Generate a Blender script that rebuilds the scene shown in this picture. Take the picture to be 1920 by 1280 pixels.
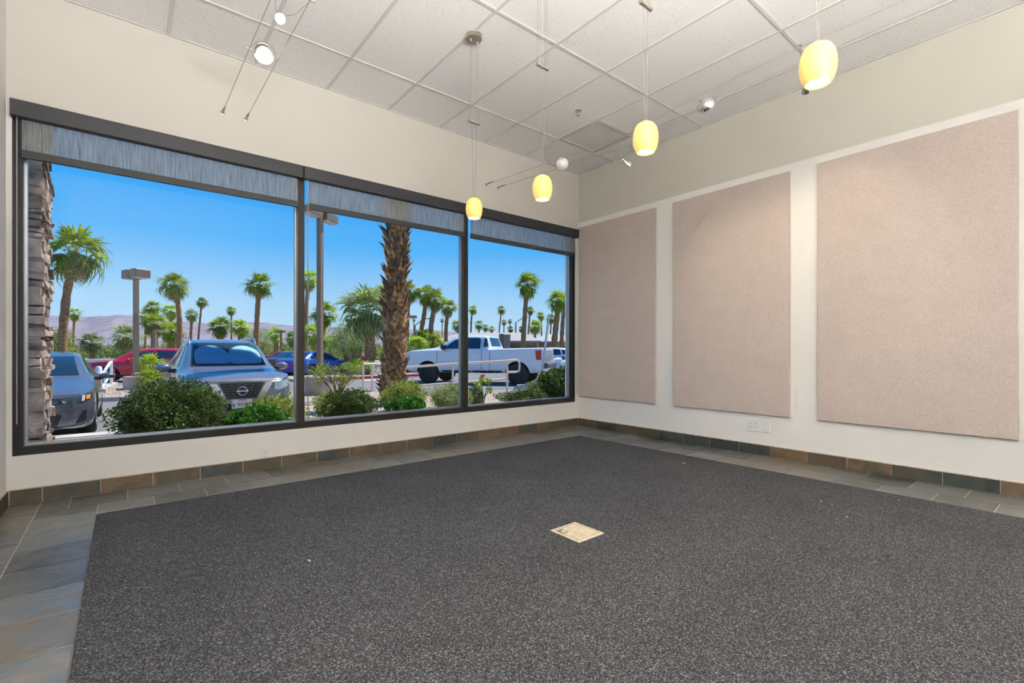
import bpy, bmesh, math, random
import numpy as np
from mathutils import Vector, Matrix, Euler
from mathutils.bvhtree import BVHTree

for o in list(bpy.data.objects):
    bpy.data.objects.remove(o, do_unlink=True)
SC = bpy.context.scene
COL = SC.collection
rnd = random.Random(7)

# ------------------------------------------------------------------ camera, sky, sun, exposure
F_PX, YAW, HOR = 895.0, math.radians(50.88), 657.5
CAM = Vector((-4.93, -4.60, 1.04))
cam_d = bpy.data.cameras.new('camera')
cam_d.sensor_fit = 'HORIZONTAL'
cam_d.sensor_width = 36.0
cam_d.lens = 36.0 * F_PX / 1920.0
cam_d.shift_y = (HOR - 640.0) / 1920.0
cam_d.clip_start, cam_d.clip_end = 0.05, 9000.0
cam = bpy.data.objects.new('camera', cam_d)
COL.objects.link(cam)
cam.location = CAM
cam.rotation_euler = (math.pi / 2, 0, YAW - math.pi / 2)
SC.camera = cam
FW = Vector((math.cos(YAW), math.sin(YAW), 0))
RT = Vector((math.sin(YAW), -math.cos(YAW), 0))


def at(px, py, Z):
    """pixel + distance along the view axis -> world point"""
    return CAM + FW * Z + RT * ((px - 960) / F_PX * Z) + Vector((0, 0, (HOR - py) / F_PX * Z))


def on_ground(px, py, z=-0.40):
    return at(px, py, (CAM.z - z) * F_PX / (py - HOR))


def on_plane(px, py, ax, v):
    d = at(px, py, 1.0) - CAM
    return CAM + d * ((v - CAM[ax]) / d[ax])


world = bpy.data.worlds.new('sky')
SC.world = world
world.use_nodes = True
nt = world.node_tree
nt.nodes.clear()
wo = nt.nodes.new('ShaderNodeOutputWorld')
bg = nt.nodes.new('ShaderNodeBackground')
tc = nt.nodes.new('ShaderNodeTexCoord')
sx = nt.nodes.new('ShaderNodeSeparateXYZ')
rp = nt.nodes.new('ShaderNodeValToRGB')
nt.links.new(tc.outputs['Generated'], sx.inputs[0])
nt.links.new(sx.outputs['Z'], rp.inputs[0])
nt.links.new(rp.outputs[0], bg.inputs[0])
nt.links.new(bg.outputs[0], wo.inputs[0])
cr = rp.color_ramp
cr.elements[0].position, cr.elements[0].color = 0.0, (0.60, 0.80, 0.98, 1)
cr.elements[1].position, cr.elements[1].color = 1.0, (0.02, 0.16, 0.62, 1)
for p, c in ((0.09, (0.42, 0.71, 0.99, 1)), (0.20, (0.10, 0.48, 1.0, 1)), (0.36, (0.012, 0.34, 0.98, 1))):
    e = cr.elements.new(p)
    e.color = c
bg.inputs[1].default_value = 1.0

SUN_DIR = Vector((0.52, 0.13, 1.0)).normalized()      # towards the sun
sun_d = bpy.data.lights.new('sun', 'SUN')
sun_d.energy = 7.0
sun_d.angle = math.radians(0.6)
sun_d.color = (1.0, 0.95, 0.87)
sun = bpy.data.objects.new('sun', sun_d)
COL.objects.link(sun)
sun.rotation_euler = SUN_DIR.to_track_quat('Z', 'Y').to_euler()
sun.location = (10, 10, 40)

SC.view_settings.view_transform = 'Standard'
SC.view_settings.look = 'None'
SC.view_settings.exposure = 0.0
SC.view_settings.gamma = 1.0
SC.view_settings.use_curve_mapping = False


# ------------------------------------------------------------------ helpers
class MB:
    """collects shapes, then links them as one mesh object"""

    def __init__(s):
        s.v, s.f = [], []

    def add(s, vs, fs):
        b = len(s.v)
        s.v.extend([tuple(p) for p in vs])
        s.f.extend([tuple(i + b for i in f) for f in fs])
        return s

    def box(s, x0, x1, y0, y1, z0, z1, rot=None, piv=None):
        vs = [Vector(p) for p in ((x0, y0, z0), (x1, y0, z0), (x1, y1, z0), (x0, y1, z0),
                                  (x0, y0, z1), (x1, y0, z1), (x1, y1, z1), (x0, y1, z1))]
        if rot is not None:
            c = Vector(piv) if piv is not None else sum(vs, Vector()) / 8
            m = rot if isinstance(rot, Matrix) else Euler(rot).to_matrix()
            vs = [c + m @ (p - c) for p in vs]
        return s.add(vs, [(0, 3, 2, 1), (4, 5, 6, 7), (0, 1, 5, 4), (1, 2, 6, 5), (2, 3, 7, 6), (3, 0, 4, 7)])

    def bev(s, x0, x1, y0, y1, z0, z1, b, axis=2):
        """box whose face at the + end of an axis is chamfered by b"""
        lo, hi = [x0, y0, z0], [x1, y1, z1]
        a, c = [i for i in range(3) if i != axis]
        sg = 1
        if hi[axis] < lo[axis]:
            sg = -1
        rings = []
        for t, ins in ((lo[axis], 0), (hi[axis] - sg * b, 0), (hi[axis], b)):
            r = []
            for (i, j) in ((0, 0), (1, 0), (1, 1), (0, 1)):
                p = [0, 0, 0]
                p[axis] = t
                p[a] = lo[a] + ins if i == 0 else hi[a] - ins
                p[c] = lo[c] + ins if j == 0 else hi[c] - ins
                r.append(tuple(p))
            rings += r
        fs = [(3, 2, 1, 0), (8, 9, 10, 11)]
        for k in (0, 4):
            for i in range(4):
                j = (i + 1) % 4
                fs.append((k + i, k + j, k + 4 + j, k + 4 + i))
        return s.add(rings, fs)

    def tube(s, pts, r, n=8, cap=True):
        pts = [Vector(p) for p in pts]
        rr = r if isinstance(r, (list, tuple)) else [r] * len(pts)
        vs, fs = [], []
        up0 = None
        for i, p in enumerate(pts):
            d = (pts[min(i + 1, len(pts) - 1)] - pts[max(i - 1, 0)])
            d = d.normalized() if d.length > 1e-9 else Vector((0, 0, 1))
            if up0 is None:
                up0 = Vector((0, 0, 1)) if abs(d.z) < 0.9 else Vector((1, 0, 0))
            a = d.cross(up0).normalized()
            b = a.cross(d).normalized()
            up0 = b
            for k in range(n):
                t = 2 * math.pi * k / n
                vs.append(p + (a * math.cos(t) + b * math.sin(t)) * rr[i])
        for i in range(len(pts) - 1):
            for k in range(n):
                q = (k + 1) % n
                fs.append((i * n + k, i * n + q, (i + 1) * n + q, (i + 1) * n + k))
        if cap:
            fs.append(tuple(range(n - 1, -1, -1)))
            fs.append(tuple((len(pts) - 1) * n + k for k in range(n)))
        return s.add(vs, fs)

    def lathe(s, prof, n=20, axis='Z', origin=(0, 0, 0), mat=None):
        """prof: (radius, height) pairs"""
        vs, fs = [], []
        o = Vector(origin)
        for (r, h) in prof:
            for k in range(n):
                t = 2 * math.pi * k / n
                c, q = r * math.cos(t), r * math.sin(t)
                p = Vector((c, q, h)) if axis == 'Z' else (Vector((h, c, q)) if axis == 'X' else Vector((q, h, c)))
                if mat is not None:
                    p = mat @ p
                vs.append(o + p)
        for i in range(len(prof) - 1):
            for k in range(n):
                q = (k + 1) % n
                fs.append((i * n + k, i * n + q, (i + 1) * n + q, (i + 1) * n + k))
        if prof[0][0] > 1e-6:
            fs.append(tuple(range(n - 1, -1, -1)))
        if prof[-1][0] > 1e-6:
            fs.append(tuple((len(prof) - 1) * n + k for k in range(n)))
        return s.add(vs, fs)

    def prism(s, poly, z0, z1):
        n = len(poly)
        vs = [(p[0], p[1], z0) for p in poly] + [(p[0], p[1], z1) for p in poly]
        fs = [tuple(range(n - 1, -1, -1)), tuple(range(n, 2 * n))]
        fs += [(i, (i + 1) % n, n + (i + 1) % n, n + i) for i in range(n)]
        return s.add(vs, fs)

    def build(s, name, mat, parent=None, smooth=False, kind=None):
        me = bpy.data.meshes.new(name)
        me.from_pydata(s.v, [], s.f)
        me.update()
        bm = bmesh.new()
        bm.from_mesh(me)
        bmesh.ops.remove_doubles(bm, verts=bm.verts, dist=1e-6)
        bmesh.ops.recalc_face_normals(bm, faces=bm.faces)
        bm.to_mesh(me)
        bm.free()
        return link(name, me, mat, parent, smooth, kind)


def link(name, me, mat, parent=None, smooth=False, kind=None):
    if mat is not None:
        me.materials.append(mat)
    if smooth:
        me.polygons.foreach_set('use_smooth', [True] * len(me.polygons))
        try:
            me.set_sharp_from_angle(angle=math.radians(40))
        except Exception:
            pass
    o = bpy.data.objects.new(name, me)
    COL.objects.link(o)
    if parent is not None:
        o.parent = parent
    if kind:
        o['kind'] = kind
    return o


def share(src, name=None, parent=None, loc=None, rot=None, scale=None):
    o = src.copy()
    COL.objects.link(o)
    o.parent = parent
    if loc is not None:
        o.location = loc
    if rot is not None:
        o.rotation_euler = rot
    if scale is not None:
        o.scale = scale if isinstance(scale, (tuple, list)) else (scale,) * 3
    return o


def tag(o, label, cat, group=None, kind=None):
    if label:
        o['label'] = label
    if cat:
        o['category'] = cat
    if group:
        o['group'] = group
    if kind:
        o['kind'] = kind
    return o


def thing(name, label, cat, loc=(0, 0, 0), rotz=0.0, group=None, kind=None):
    o = bpy.data.objects.new(name, None)
    o.empty_display_size = 0.1
    COL.objects.link(o)
    o.location = loc
    o.rotation_euler = (0, 0, rotz)
    return tag(o, label, cat, group, kind)


def copy_tree(o, parent=None):
    c = o.copy()
    COL.objects.link(c)
    c.parent = parent
    for ch in list(o.children):
        copy_tree(ch, c)
    return c


# ------------------------------------------------------------------ materials
def base_mat(name):
    m = bpy.data.materials.new(name)
    m.use_nodes = True
    return m, m.node_tree, m.node_tree.nodes['Principled BSDF']


def N(nt, kind, **kw):
    n = nt.nodes.new(kind)
    for k, v in kw.items():
        setattr(n, k, v)
    return n


def mat(name, col, rough=0.5, metal=0.0, var=0.0, vscale=8.0, bump=0.0, bscale=40.0, spec=None, coat=0.0,
        emit=None, estr=0.0, rand=0.0, stretch=None, col2=None):
    """principled material; noise mixes col with col2 (or a lighter/darker col), noise bump, per-object shift"""
    m, nt, b = base_mat(name)
    b.inputs['Base Color'].default_value = (*col, 1)
    b.inputs['Roughness'].default_value = rough
    b.inputs['Metallic'].default_value = metal
    if spec is not None:
        b.inputs['Specular IOR Level'].default_value = spec
    if coat:
        b.inputs['Coat Weight'].default_value = coat
        b.inputs['Coat Roughness'].default_value = 0.05
    if emit:
        b.inputs['Emission Color'].default_value = (*emit, 1)
        b.inputs['Emission Strength'].default_value = estr
    tcn = N(nt, 'ShaderNodeTexCoord')
    vec = tcn.outputs['Object']
    if stretch:
        mp = N(nt, 'ShaderNodeMapping')
        mp.inputs['Scale'].default_value = stretch
        nt.links.new(vec, mp.inputs[0])
        vec = mp.outputs[0]
    if var or col2 or rand:
        nz = N(nt, 'ShaderNodeTexNoise')
        nz.inputs['Scale'].default_value = vscale
        nz.inputs['Detail'].default_value = 4.0
        nt.links.new(vec, nz.inputs[0])
        r = N(nt, 'ShaderNodeValToRGB')
        c2 = col2 if col2 else tuple(min(1, c * (1 + var)) for c in col)
        c1 = col if col2 else tuple(c * (1 - var) for c in col)
        r.color_ramp.elements[0].position, r.color_ramp.elements[0].color = 0.35, (*c1, 1)
        r.color_ramp.elements[1].position, r.color_ramp.elements[1].color = 0.65, (*c2, 1)
        nt.links.new(nz.outputs[0], r.inputs[0])
        out = r.outputs[0]
        if rand:
            oi = N(nt, 'ShaderNodeObjectInfo')
            mr = N(nt, 'ShaderNodeMapRange')
            mr.inputs[3].default_value, mr.inputs[4].default_value = 1 - rand, 1 + rand
            nt.links.new(oi.outputs['Random'], mr.inputs[0])
            hs = N(nt, 'ShaderNodeHueSaturation')
            nt.links.new(mr.outputs[0], hs.inputs['Value'])
            nt.links.new(out, hs.inputs['Color'])
            out = hs.outputs[0]
        nt.links.new(out, b.inputs['Base Color'])
    if bump:
        bz = N(nt, 'ShaderNodeTexNoise')
        bz.inputs['Scale'].default_value = bscale
        bz.inputs['Detail'].default_value = 3.0
        nt.links.new(vec, bz.inputs[0])
        bp = N(nt, 'ShaderNodeBump')
        bp.inputs['Strength'].default_value = bump
        bp.inputs['Distance'].default_value = 0.01
        nt.links.new(bz.outputs[0], bp.inputs['Height'])
        nt.links.new(bp.outputs[0], b.inputs['Normal'])
    return m


def slate_mat(name, cols, rough, bump=0.35):
    """slate: each tile takes its own tone, cloudy veins inside it"""
    m, nt, b = base_mat(name)
    oi = N(nt, 'ShaderNodeObjectInfo')
    tcn = N(nt, 'ShaderNodeTexCoord')
    off = N(nt, 'ShaderNodeVectorMath', operation='SCALE')
    off.inputs['Scale'].default_value = 37.0
    cmb = N(nt, 'ShaderNodeCombineXYZ')
    for i in range(3):
        nt.links.new(oi.outputs['Random'], cmb.inputs[i])
    nt.links.new(cmb.outputs[0], off.inputs[0])
    ad = N(nt, 'ShaderNodeVectorMath', operation='ADD')
    nt.links.new(tcn.outputs['Object'], ad.inputs[0])
    nt.links.new(off.outputs[0], ad.inputs[1])
    nz = N(nt, 'ShaderNodeTexNoise')
    nz.inputs['Scale'].default_value = 5.0
    nz.inputs['Detail'].default_value = 6.0
    nz.inputs['Distortion'].default_value = 1.6
    nt.links.new(ad.outputs[0], nz.inputs[0])
    ma = N(nt, 'ShaderNodeMath', operation='MULTIPLY_ADD')
    ma.inputs[1].default_value = 0.75
    sb = N(nt, 'ShaderNodeMath', operation='MULTIPLY_ADD')
    sb.inputs[1].default_value = 0.62
    sb.inputs[2].default_value = -0.18
    nt.links.new(oi.outputs['Random'], sb.inputs[0])
    nt.links.new(nz.outputs[0], ma.inputs[0])
    nt.links.new(sb.outputs[0], ma.inputs[2])
    r = N(nt, 'ShaderNodeValToRGB')
    r.color_ramp.elements[0].position, r.color_ramp.elements[0].color = 0.12, (*cols[0], 1)
    r.color_ramp.elements[1].position, r.color_ramp.elements[1].color = 0.88, (*cols[-1], 1)
    for i, c in enumerate(cols[1:-1]):
        e = r.color_ramp.elements.new(0.12 + 0.76 * (i + 1) / (len(cols) - 1))
        e.color = (*c, 1)
    nt.links.new(ma.outputs[0], r.inputs[0])
    nt.links.new(r.outputs[0], b.inputs['Base Color'])
    b.inputs['Roughness'].default_value = rough
    n2 = N(nt, 'ShaderNodeTexNoise')
    n2.inputs['Scale'].default_value = 14.0
    n2.inputs['Detail'].default_value = 7.0
    n2.inputs['Distortion'].default_value = 1.0
    nt.links.new(ad.outputs[0], n2.inputs[0])
    bp = N(nt, 'ShaderNodeBump')
    bp.inputs['Strength'].default_value = bump
    bp.inputs['Distance'].default_value = 0.01
    nt.links.new(n2.outputs[0], bp.inputs['Height'])
    nt.links.new(bp.outputs[0], b.inputs['Normal'])
    return m


def speckle_mat(name, cols, scale, rough=0.9, bump=0.5, stretch=(1, 1, 1), soft=None):
    """fibre / pinhole mottling from a fine noise through a colour ramp"""
    m, nt, b = base_mat(name)
    tcn = N(nt, 'ShaderNodeTexCoord')
    mp = N(nt, 'ShaderNodeMapping')
    mp.inputs['Scale'].default_value = stretch
    nt.links.new(tcn.outputs['Object'], mp.inputs[0])
    nz = N(nt, 'ShaderNodeTexNoise')
    nz.inputs['Scale'].default_value = scale
    nz.inputs['Detail'].default_value = 2.5
    nt.links.new(mp.outputs[0], nz.inputs[0])
    r = N(nt, 'ShaderNodeValToRGB')
    r.color_ramp.elements[0].position, r.color_ramp.elements[0].color = cols[0][0], (*cols[0][1], 1)
    r.color_ramp.elements[1].position, r.color_ramp.elements[1].color = cols[-1][0], (*cols[-1][1], 1)
    for p, c in cols[1:-1]:
        e = r.color_ramp.elements.new(p)
        e.color = (*c, 1)
    nt.links.new(nz.outputs[0], r.inputs[0])
    out = r.outputs[0]
    if soft:
        n2 = N(nt, 'ShaderNodeTexNoise')
        n2.inputs['Scale'].default_value = soft[0]
        n2.inputs['Detail'].default_value = 3.0
        nt.links.new(mp.outputs[0], n2.inputs[0])
        mr = N(nt, 'ShaderNodeMapRange')
        mr.inputs[1].default_value, mr.inputs[2].default_value = 0.3, 0.7
        mr.inputs[3].default_value, mr.inputs[4].default_value = 1 - soft[1], 1 + soft[1]
        nt.links.new(n2.outputs[0], mr.inputs[0])
        hs = N(nt, 'ShaderNodeHueSaturation')
        nt.links.new(mr.outputs[0], hs.inputs['Value'])
        nt.links.new(out, hs.inputs['Color'])
        out = hs.outputs[0]
    nt.links.new(out, b.inputs['Base Color'])
    b.inputs['Roughness'].default_value = rough
    b.inputs['Specular IOR Level'].default_value = 0.15
    if bump:
        bp = N(nt, 'ShaderNodeBump')
        bp.inputs['Strength'].default_value = bump
        bp.inputs['Distance'].default_value = 0.004
        nt.links.new(nz.outputs[0], bp.inputs['Height'])
        nt.links.new(bp.outputs[0], b.inputs['Normal'])
    return m


def leaf_mat(name, col, col2, vscale, rand=0.0, thru=0.38, rough=0.5):
    """leaf: glossy-ish skin that also lets sunlight through"""
    m = mat(name, col, rough, col2=col2, vscale=vscale, rand=rand, spec=0.3)
    nt = m.node_tree
    b = nt.nodes['Principled BSDF']
    out = nt.nodes['Material Output']
    src = b.inputs['Base Color'].links[0].from_socket
    hs = N(nt, 'ShaderNodeHueSaturation')
    hs.inputs['Value'].default_value = 1.7
    hs.inputs['Saturation'].default_value = 1.1
    nt.links.new(src, hs.inputs['Color'])
    tl = N(nt, 'ShaderNodeBsdfTranslucent')
    nt.links.new(hs.outputs[0], tl.inputs[0])
    mx = N(nt, 'ShaderNodeMixShader')
    mx.inputs[0].default_value = thru
    nt.links.new(b.outputs[0], mx.inputs[1])
    nt.links.new(tl.outputs[0], mx.inputs[2])
    nt.links.new(mx.outputs[0], out.inputs[0])
    return m


def glass_mat(name, tint, refl=0.05, rough=0.0):
    """thin clear pane: see-through with a mirror share that grows at grazing angles"""
    m, nt, b = base_mat(name)
    out = nt.nodes['Material Output']
    nt.nodes.remove(b)
    tr = N(nt, 'ShaderNodeBsdfTransparent')
    tr.inputs[0].default_value = (*tint, 1)
    gl = N(nt, 'ShaderNodeBsdfGlossy')
    gl.inputs['Roughness'].default_value = rough
    lw = N(nt, 'ShaderNodeFresnel')
    lw.inputs['IOR'].default_value = 1.0 + refl * 6
    mx = N(nt, 'ShaderNodeMixShader')
    nt.links.new(lw.outputs[0], mx.inputs[0])
    nt.links.new(tr.outputs[0], mx.inputs[1])
    nt.links.new(gl.outputs[0], mx.inputs[2])
    nt.links.new(mx.outputs[0], out.inputs[0])
    return m


def fabric_screen_mat(name, col, thru):
    m, nt, b = base_mat(name)
    out = nt.nodes['Material Output']
    b.inputs['Roughness'].default_value = 0.9
    tcn = N(nt, 'ShaderNodeTexCoord')
    mp = N(nt, 'ShaderNodeMapping')
    mp.inputs['Scale'].default_value = (160, 160, 6)
    nt.links.new(tcn.outputs['Object'], mp.inputs[0])
    nz = N(nt, 'ShaderNodeTexNoise')
    nz.inputs['Scale'].default_value = 1.0
    nt.links.new(mp.outputs[0], nz.inputs[0])
    r = N(nt, 'ShaderNodeValToRGB')
    r.color_ramp.elements[0].position, r.color_ramp.elements[0].color = 0.3, (*[c * 0.6 for c in col], 1)
    r.color_ramp.elements[1].position, r.color_ramp.elements[1].color = 0.7, (*[c * 1.35 for c in col], 1)
    nt.links.new(nz.outputs[0], r.inputs[0])
    nt.links.new(r.outputs[0], b.inputs['Base Color'])
    tr = N(nt, 'ShaderNodeBsdfTransparent')
    mx = N(nt, 'ShaderNodeMixShader')
    mx.inputs[0].default_value = thru
    nt.links.new(b.outputs[0], mx.inputs[1])
    nt.links.new(tr.outputs[0], mx.inputs[2])
    nt.links.new(mx.outputs[0], out.inputs[0])
    return m


def glow(name, col, strength):
    m, nt, b = base_mat(name)
    b.inputs['Base Color'].default_value = (*[min(1, c) for c in col], 1)
    b.inputs['Emission Color'].default_value = (*col, 1)
    b.inputs['Emission Strength'].default_value = strength
    b.inputs['Roughness'].default_value = 0.4
    return m


M = {}
M['wall'] = mat('wall_paint', (0.82, 0.805, 0.775), 0.75, var=0.02, vscale=1.2, bump=0.04, bscale=180, spec=0.25)
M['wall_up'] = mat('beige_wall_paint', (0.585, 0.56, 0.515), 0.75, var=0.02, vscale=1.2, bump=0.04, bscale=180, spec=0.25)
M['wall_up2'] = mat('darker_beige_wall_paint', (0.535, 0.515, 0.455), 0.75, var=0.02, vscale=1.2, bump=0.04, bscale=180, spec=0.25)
M['tile_w'] = speckle_mat('ceiling_tile_fissured', [(0.28, (0.28, 0.27, 0.26)), (0.355, (0.88, 0.87, 0.86)), (0.7, (0.91, 0.90, 0.895))],
                          95, 0.95, 0.5)
M['tee'] = mat('ceiling_grid_paint', (0.66, 0.65, 0.63), 0.5)
M['plenum'] = mat('ceiling_void', (0.05, 0.05, 0.05), 0.9)
M['grout'] = mat('grout', (0.50, 0.42, 0.35), 0.9, var=0.15, vscale=20)
M['slate'] = slate_mat('slate_floor', [(0.028, 0.032, 0.034), (0.075, 0.07, 0.058), (0.085, 0.098, 0.10), (0.135, 0.105, 0.07), (0.10, 0.12, 0.125), (0.19, 0.16, 0.125)], 0.32, 0.5)
M['slate_b'] = slate_mat('slate_skirting', [(0.010, 0.014, 0.016), (0.028, 0.034, 0.028), (0.062, 0.043, 0.024), (0.040, 0.036, 0.022), (0.105, 0.070, 0.036), (0.070, 0.040, 0.024)], 0.45)
M['carpet'] = speckle_mat('carpet_loop', [(0.32, (0.014, 0.014, 0.015)), (0.46, (0.029, 0.029, 0.031)), (0.57, (0.058, 0.058, 0.060)), (0.71, (0.175, 0.174, 0.174))],
                          165, 0.97, 0.7, stretch=(1, 1, 1), soft=(2.0, 0.10))
M['black'] = mat('dark_bronze_frame', (0.010, 0.0095, 0.0095), 0.4, 0.1, spec=0.3)
M['bead'] = mat('aluminium_bead', (0.45, 0.47, 0.5), 0.35, 0.9)
M['fascia'] = mat('shade_fascia', (0.012, 0.0135, 0.018), 0.5)
M['hem'] = mat('shade_hem', (0.018, 0.021, 0.025), 0.6)
M['screen'] = fabric_screen_mat('shade_screen_cloth', (0.26, 0.28, 0.285), 0.38)
M['glass'] = glass_mat('window_glass', (0.965, 0.975, 0.975), 0.03)
M['felt'] = speckle_mat('acoustic_felt', [(0.30, (0.385, 0.322, 0.288)), (0.5, (0.44, 0.375, 0.34)), (0.72, (0.485, 0.42, 0.385))], 130, 0.98, 0.15, soft=(5.0, 0.03))
M['plastic'] = mat('white_plastic', (0.80, 0.80, 0.78), 0.35)
M['slot'] = mat('socket_slot', (0.04, 0.04, 0.04), 0.6)
M['screw'] = mat('plate_screw', (0.6, 0.6, 0.58), 0.4, 0.6)
M['nickel'] = mat('satin_nickel', (0.42, 0.38, 0.32), 0.32, 0.9)
M['chrome'] = mat('chrome', (0.78, 0.78, 0.78), 0.12, 1.0)
M['steel'] = mat('steel_wire', (0.34, 0.33, 0.31), 0.45, 0.7)
M['cord'] = mat('pendant_cord', (0.16, 0.14, 0.11), 0.6)
M['cable'] = mat('plated_cable', (0.40, 0.38, 0.35), 0.4, 0.5)
M['brass'] = mat('floor_box_cover', (0.62, 0.53, 0.36), 0.5, var=0.16, vscale=40)
M['brass_d'] = mat('floor_box_recess', (0.15, 0.10, 0.06), 0.6)
M['grille'] = mat('grille_enamel', (0.62, 0.60, 0.57), 0.5)
M['grille_d'] = mat('grille_gap', (0.07, 0.065, 0.06), 0.8)
M['fill_diffuser'] = glow('fill_light_diffuser', (1.0, 0.965, 0.915), 104.0)  # glowing top of the added fill lights
M['fill_housing'] = mat('fill_light_housing', (0.7, 0.7, 0.7), 0.4)
M['shade_y'] = mat('amber_glass', (0.62, 0.40, 0.11), 0.35, emit=(1.0, 0.66, 0.22), estr=0.58)
M['bulb'] = glow('pendant_bulb', (1.0, 0.90, 0.66), 6.0)
M['pearl'] = mat('frosted_reflector', (0.85, 0.83, 0.82), 0.3)
M['halogen'] = glow('halogen_capsule', (1.0, 0.86, 0.62), 60.0)
# ------------------------------------------------------------------ room shell
XL, YB, HC = -5.54, -9.2, 3.51
WX0, WX1, WZ0, WZ1 = -5.512, -0.05, 0.330, 2.715

b = MB()
b.box(XL - 0.2, 0.2, YB - 0.2, 0.0, -0.25, -0.0035)
floor = b.build('floor', M['grout'], kind='structure')
CX0, CX1, CY1 = -5.065, -0.622, -0.605


def slab(parent, x0, x1, y0, y1, z, mt, name='slate_tile'):
    g = 0.0034
    lift = rnd.uniform(0.0, 0.0018)
    o = MB().bev(x0 + g, x1 - g, y0 + g, y1 - g, -0.0035, z + lift, 0.0012).build(name, mt, parent)
    return o


def joints(start, step, lo, hi):
    k0 = math.floor((lo - start) / step)
    js = [lo] + [start + step * k for k in range(k0, k0 + 200) if lo + 0.03 < start + step * k < hi - 0.03] + [hi]
    return list(zip(js[:-1], js[1:]))


for x0, x1 in joints(-3.985, 0.308, -5.37, 0.0):
    slab(floor, x0, x1, -0.303, 0.0, 0, M['slate'])
for x0, x1 in joints(-4.150, 0.308, -5.065, 0.0):
    slab(floor, x0, x1, -0.606, -0.303, 0, M['slate'])
for y0, y1 in joints(-2.742, 0.314, YB, -0.606):
    slab(floor, -0.311, 0.0, y0, y1, 0, M['slate'])
for y0, y1 in joints(-2.918, 0.314, YB, -0.606):
    slab(floor, -0.623, -0.311, y0, y1, 0, M['slate'])
for y0, y1 in joints(-1.083, 0.307, YB, -0.303):
    slab(floor, -5.37, -5.065, y0, y1, 0, M['slate'])
for y0, y1 in joints(-1.245, 0.307, YB, 0.0):
    slab(floor, XL, -5.37, y0, y1, 0, M['slate'])

carpet = MB().bev(CX0, CX1, YB, CY1, -0.0035, 0.010, 0.004).build('carpet', M['carpet'])
tag(carpet, 'charcoal grey flecked loop carpet filling the middle of the floor', 'carpet')

b = MB()
b.box(XL - 0.2, 0.2, 0.0, 0.2, -0.6, WZ0)
b.box(XL - 0.2, WX0, 0.0, 0.2, WZ0, WZ1)
b.box(WX1, 0.2, 0.0, 0.2, WZ0, WZ1)
wf = b.build('wall_front', M['wall'], kind='structure')
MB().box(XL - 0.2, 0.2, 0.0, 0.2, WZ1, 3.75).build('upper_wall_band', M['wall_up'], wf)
b = MB()
b.box(0.0, 0.2, YB - 0.2, 0.0, -0.3, 2.822)
wr_ = b.build('wall_right', M['wall'], kind='structure')
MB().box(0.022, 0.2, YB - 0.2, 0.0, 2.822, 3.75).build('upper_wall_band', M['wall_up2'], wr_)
MB().box(XL - 0.2, XL, YB - 0.2, 0.0, -0.3, 3.75).build('wall_left', M['wall'], kind='structure')
MB().box(XL, 0.0, YB - 0.2, YB, -0.0035, 3.75).build('wall_back', M['wall'], kind='structure')

# slate skirting, one tile after the other
TH = 0.102
bf = MB().box(XL, 0.0, -0.008, 0.0, 0.0, TH + 0.006).build('baseboard_front', M['grout'], kind='structure')
for x0, x1 in joints(-4.145, 0.305, XL + 0.016, -0.016):
    MB().bev(x0 + 0.0025, x1 - 0.0025, -0.004, -0.014 - rnd.uniform(0, .0015), 0.004, TH, 0.0015, axis=1).build('slate_tile', M['slate_b'], bf)
br = MB().box(-0.008, 0.0, YB, -0.008, 0.0, TH + 0.006).build('baseboard_right', M['grout'], kind='structure')
for y0, y1 in joints(-2.889, 0.3155, YB, -0.016):
    MB().bev(-0.004, -0.014 - rnd.uniform(0, .0015), y0 + 0.0025, y1 - 0.0025, 0.004, TH, 0.0015, axis=0).build('slate_tile', M['slate_b'], br)
bl = MB().box(XL, XL + 0.008, YB, -0.008, 0.0, TH + 0.006).build('baseboard_left', M['grout'], kind='structure')
for y0, y1 in joints(-0.30, 0.305, YB, -0.016):
    MB().bev(XL + 0.004, XL + 0.014, y0 + 0.0025, y1 - 0.0025, 0.004, TH, 0.0015, axis=0).build('slate_tile', M['slate_b'], bl)

# lay-in ceiling
ceil = MB().box(XL - 0.2, 0.2, YB - 0.2, 0.2, HC + 0.05, HC + 0.25).build('ceiling', M['plenum'], kind='structure')
xs = [0.02] + [-0.39 - 0.61 * k for k in range(9)] + [XL]
ys = [0.0] + [-0.618 - 1.22 * k for k in range(8)]
ys = [y for y in ys if y > YB + 0.1] + [YB]
GX0, GX1, GY0, GY1 = -1.0, -0.39, -1.228, -0.618      # return-air grille bay
for i in range(len(xs) - 1):
    for j in range(len(ys) - 1):
        x1, x0, y1, y0 = xs[i], xs[i + 1], ys[j], ys[j + 1]
        if i == 1 and j == 1:
            y1 = GY0
        jit = rnd.uniform(0, 0.0015)
        MB().box(x0 + 0.004, x1 - 0.004, y0 + 0.004, y1 - 0.004, HC + 0.004 + jit, HC + 0.022 + jit).build('ceiling_tile', M['tile_w'], ceil)
for x in xs[1:-1]:
    MB().box(x - 0.012, x + 0.012, YB, 0.0, HC - 0.004, HC + 0.003).build('grid_bar', M['tee'], ceil)
for j, y in enumerate(ys[1:-1]):
    for i in range(len(xs) - 1):
        MB().box(xs[i + 1] + 0.012, xs[i] - 0.012, y - 0.012, y + 0.012, HC - 0.0036, HC + 0.003).build('grid_bar', M['tee'], ceil)
MB().box(GX0 + 0.012, GX1 - 0.012, GY0 - 0.012, GY0 + 0.012, HC - 0.0036, HC + 0.003).build('grid_bar', M['tee'], ceil)
w = MB()
w.box(XL, 0.022, -0.022, 0.0, HC - 0.005, HC + 0.002)
w.box(0.0, 0.022, YB, -0.022, HC - 0.005, HC + 0.002)
w.box(XL, XL + 0.022, YB, -0.022, HC - 0.005, HC + 0.002)
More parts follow.
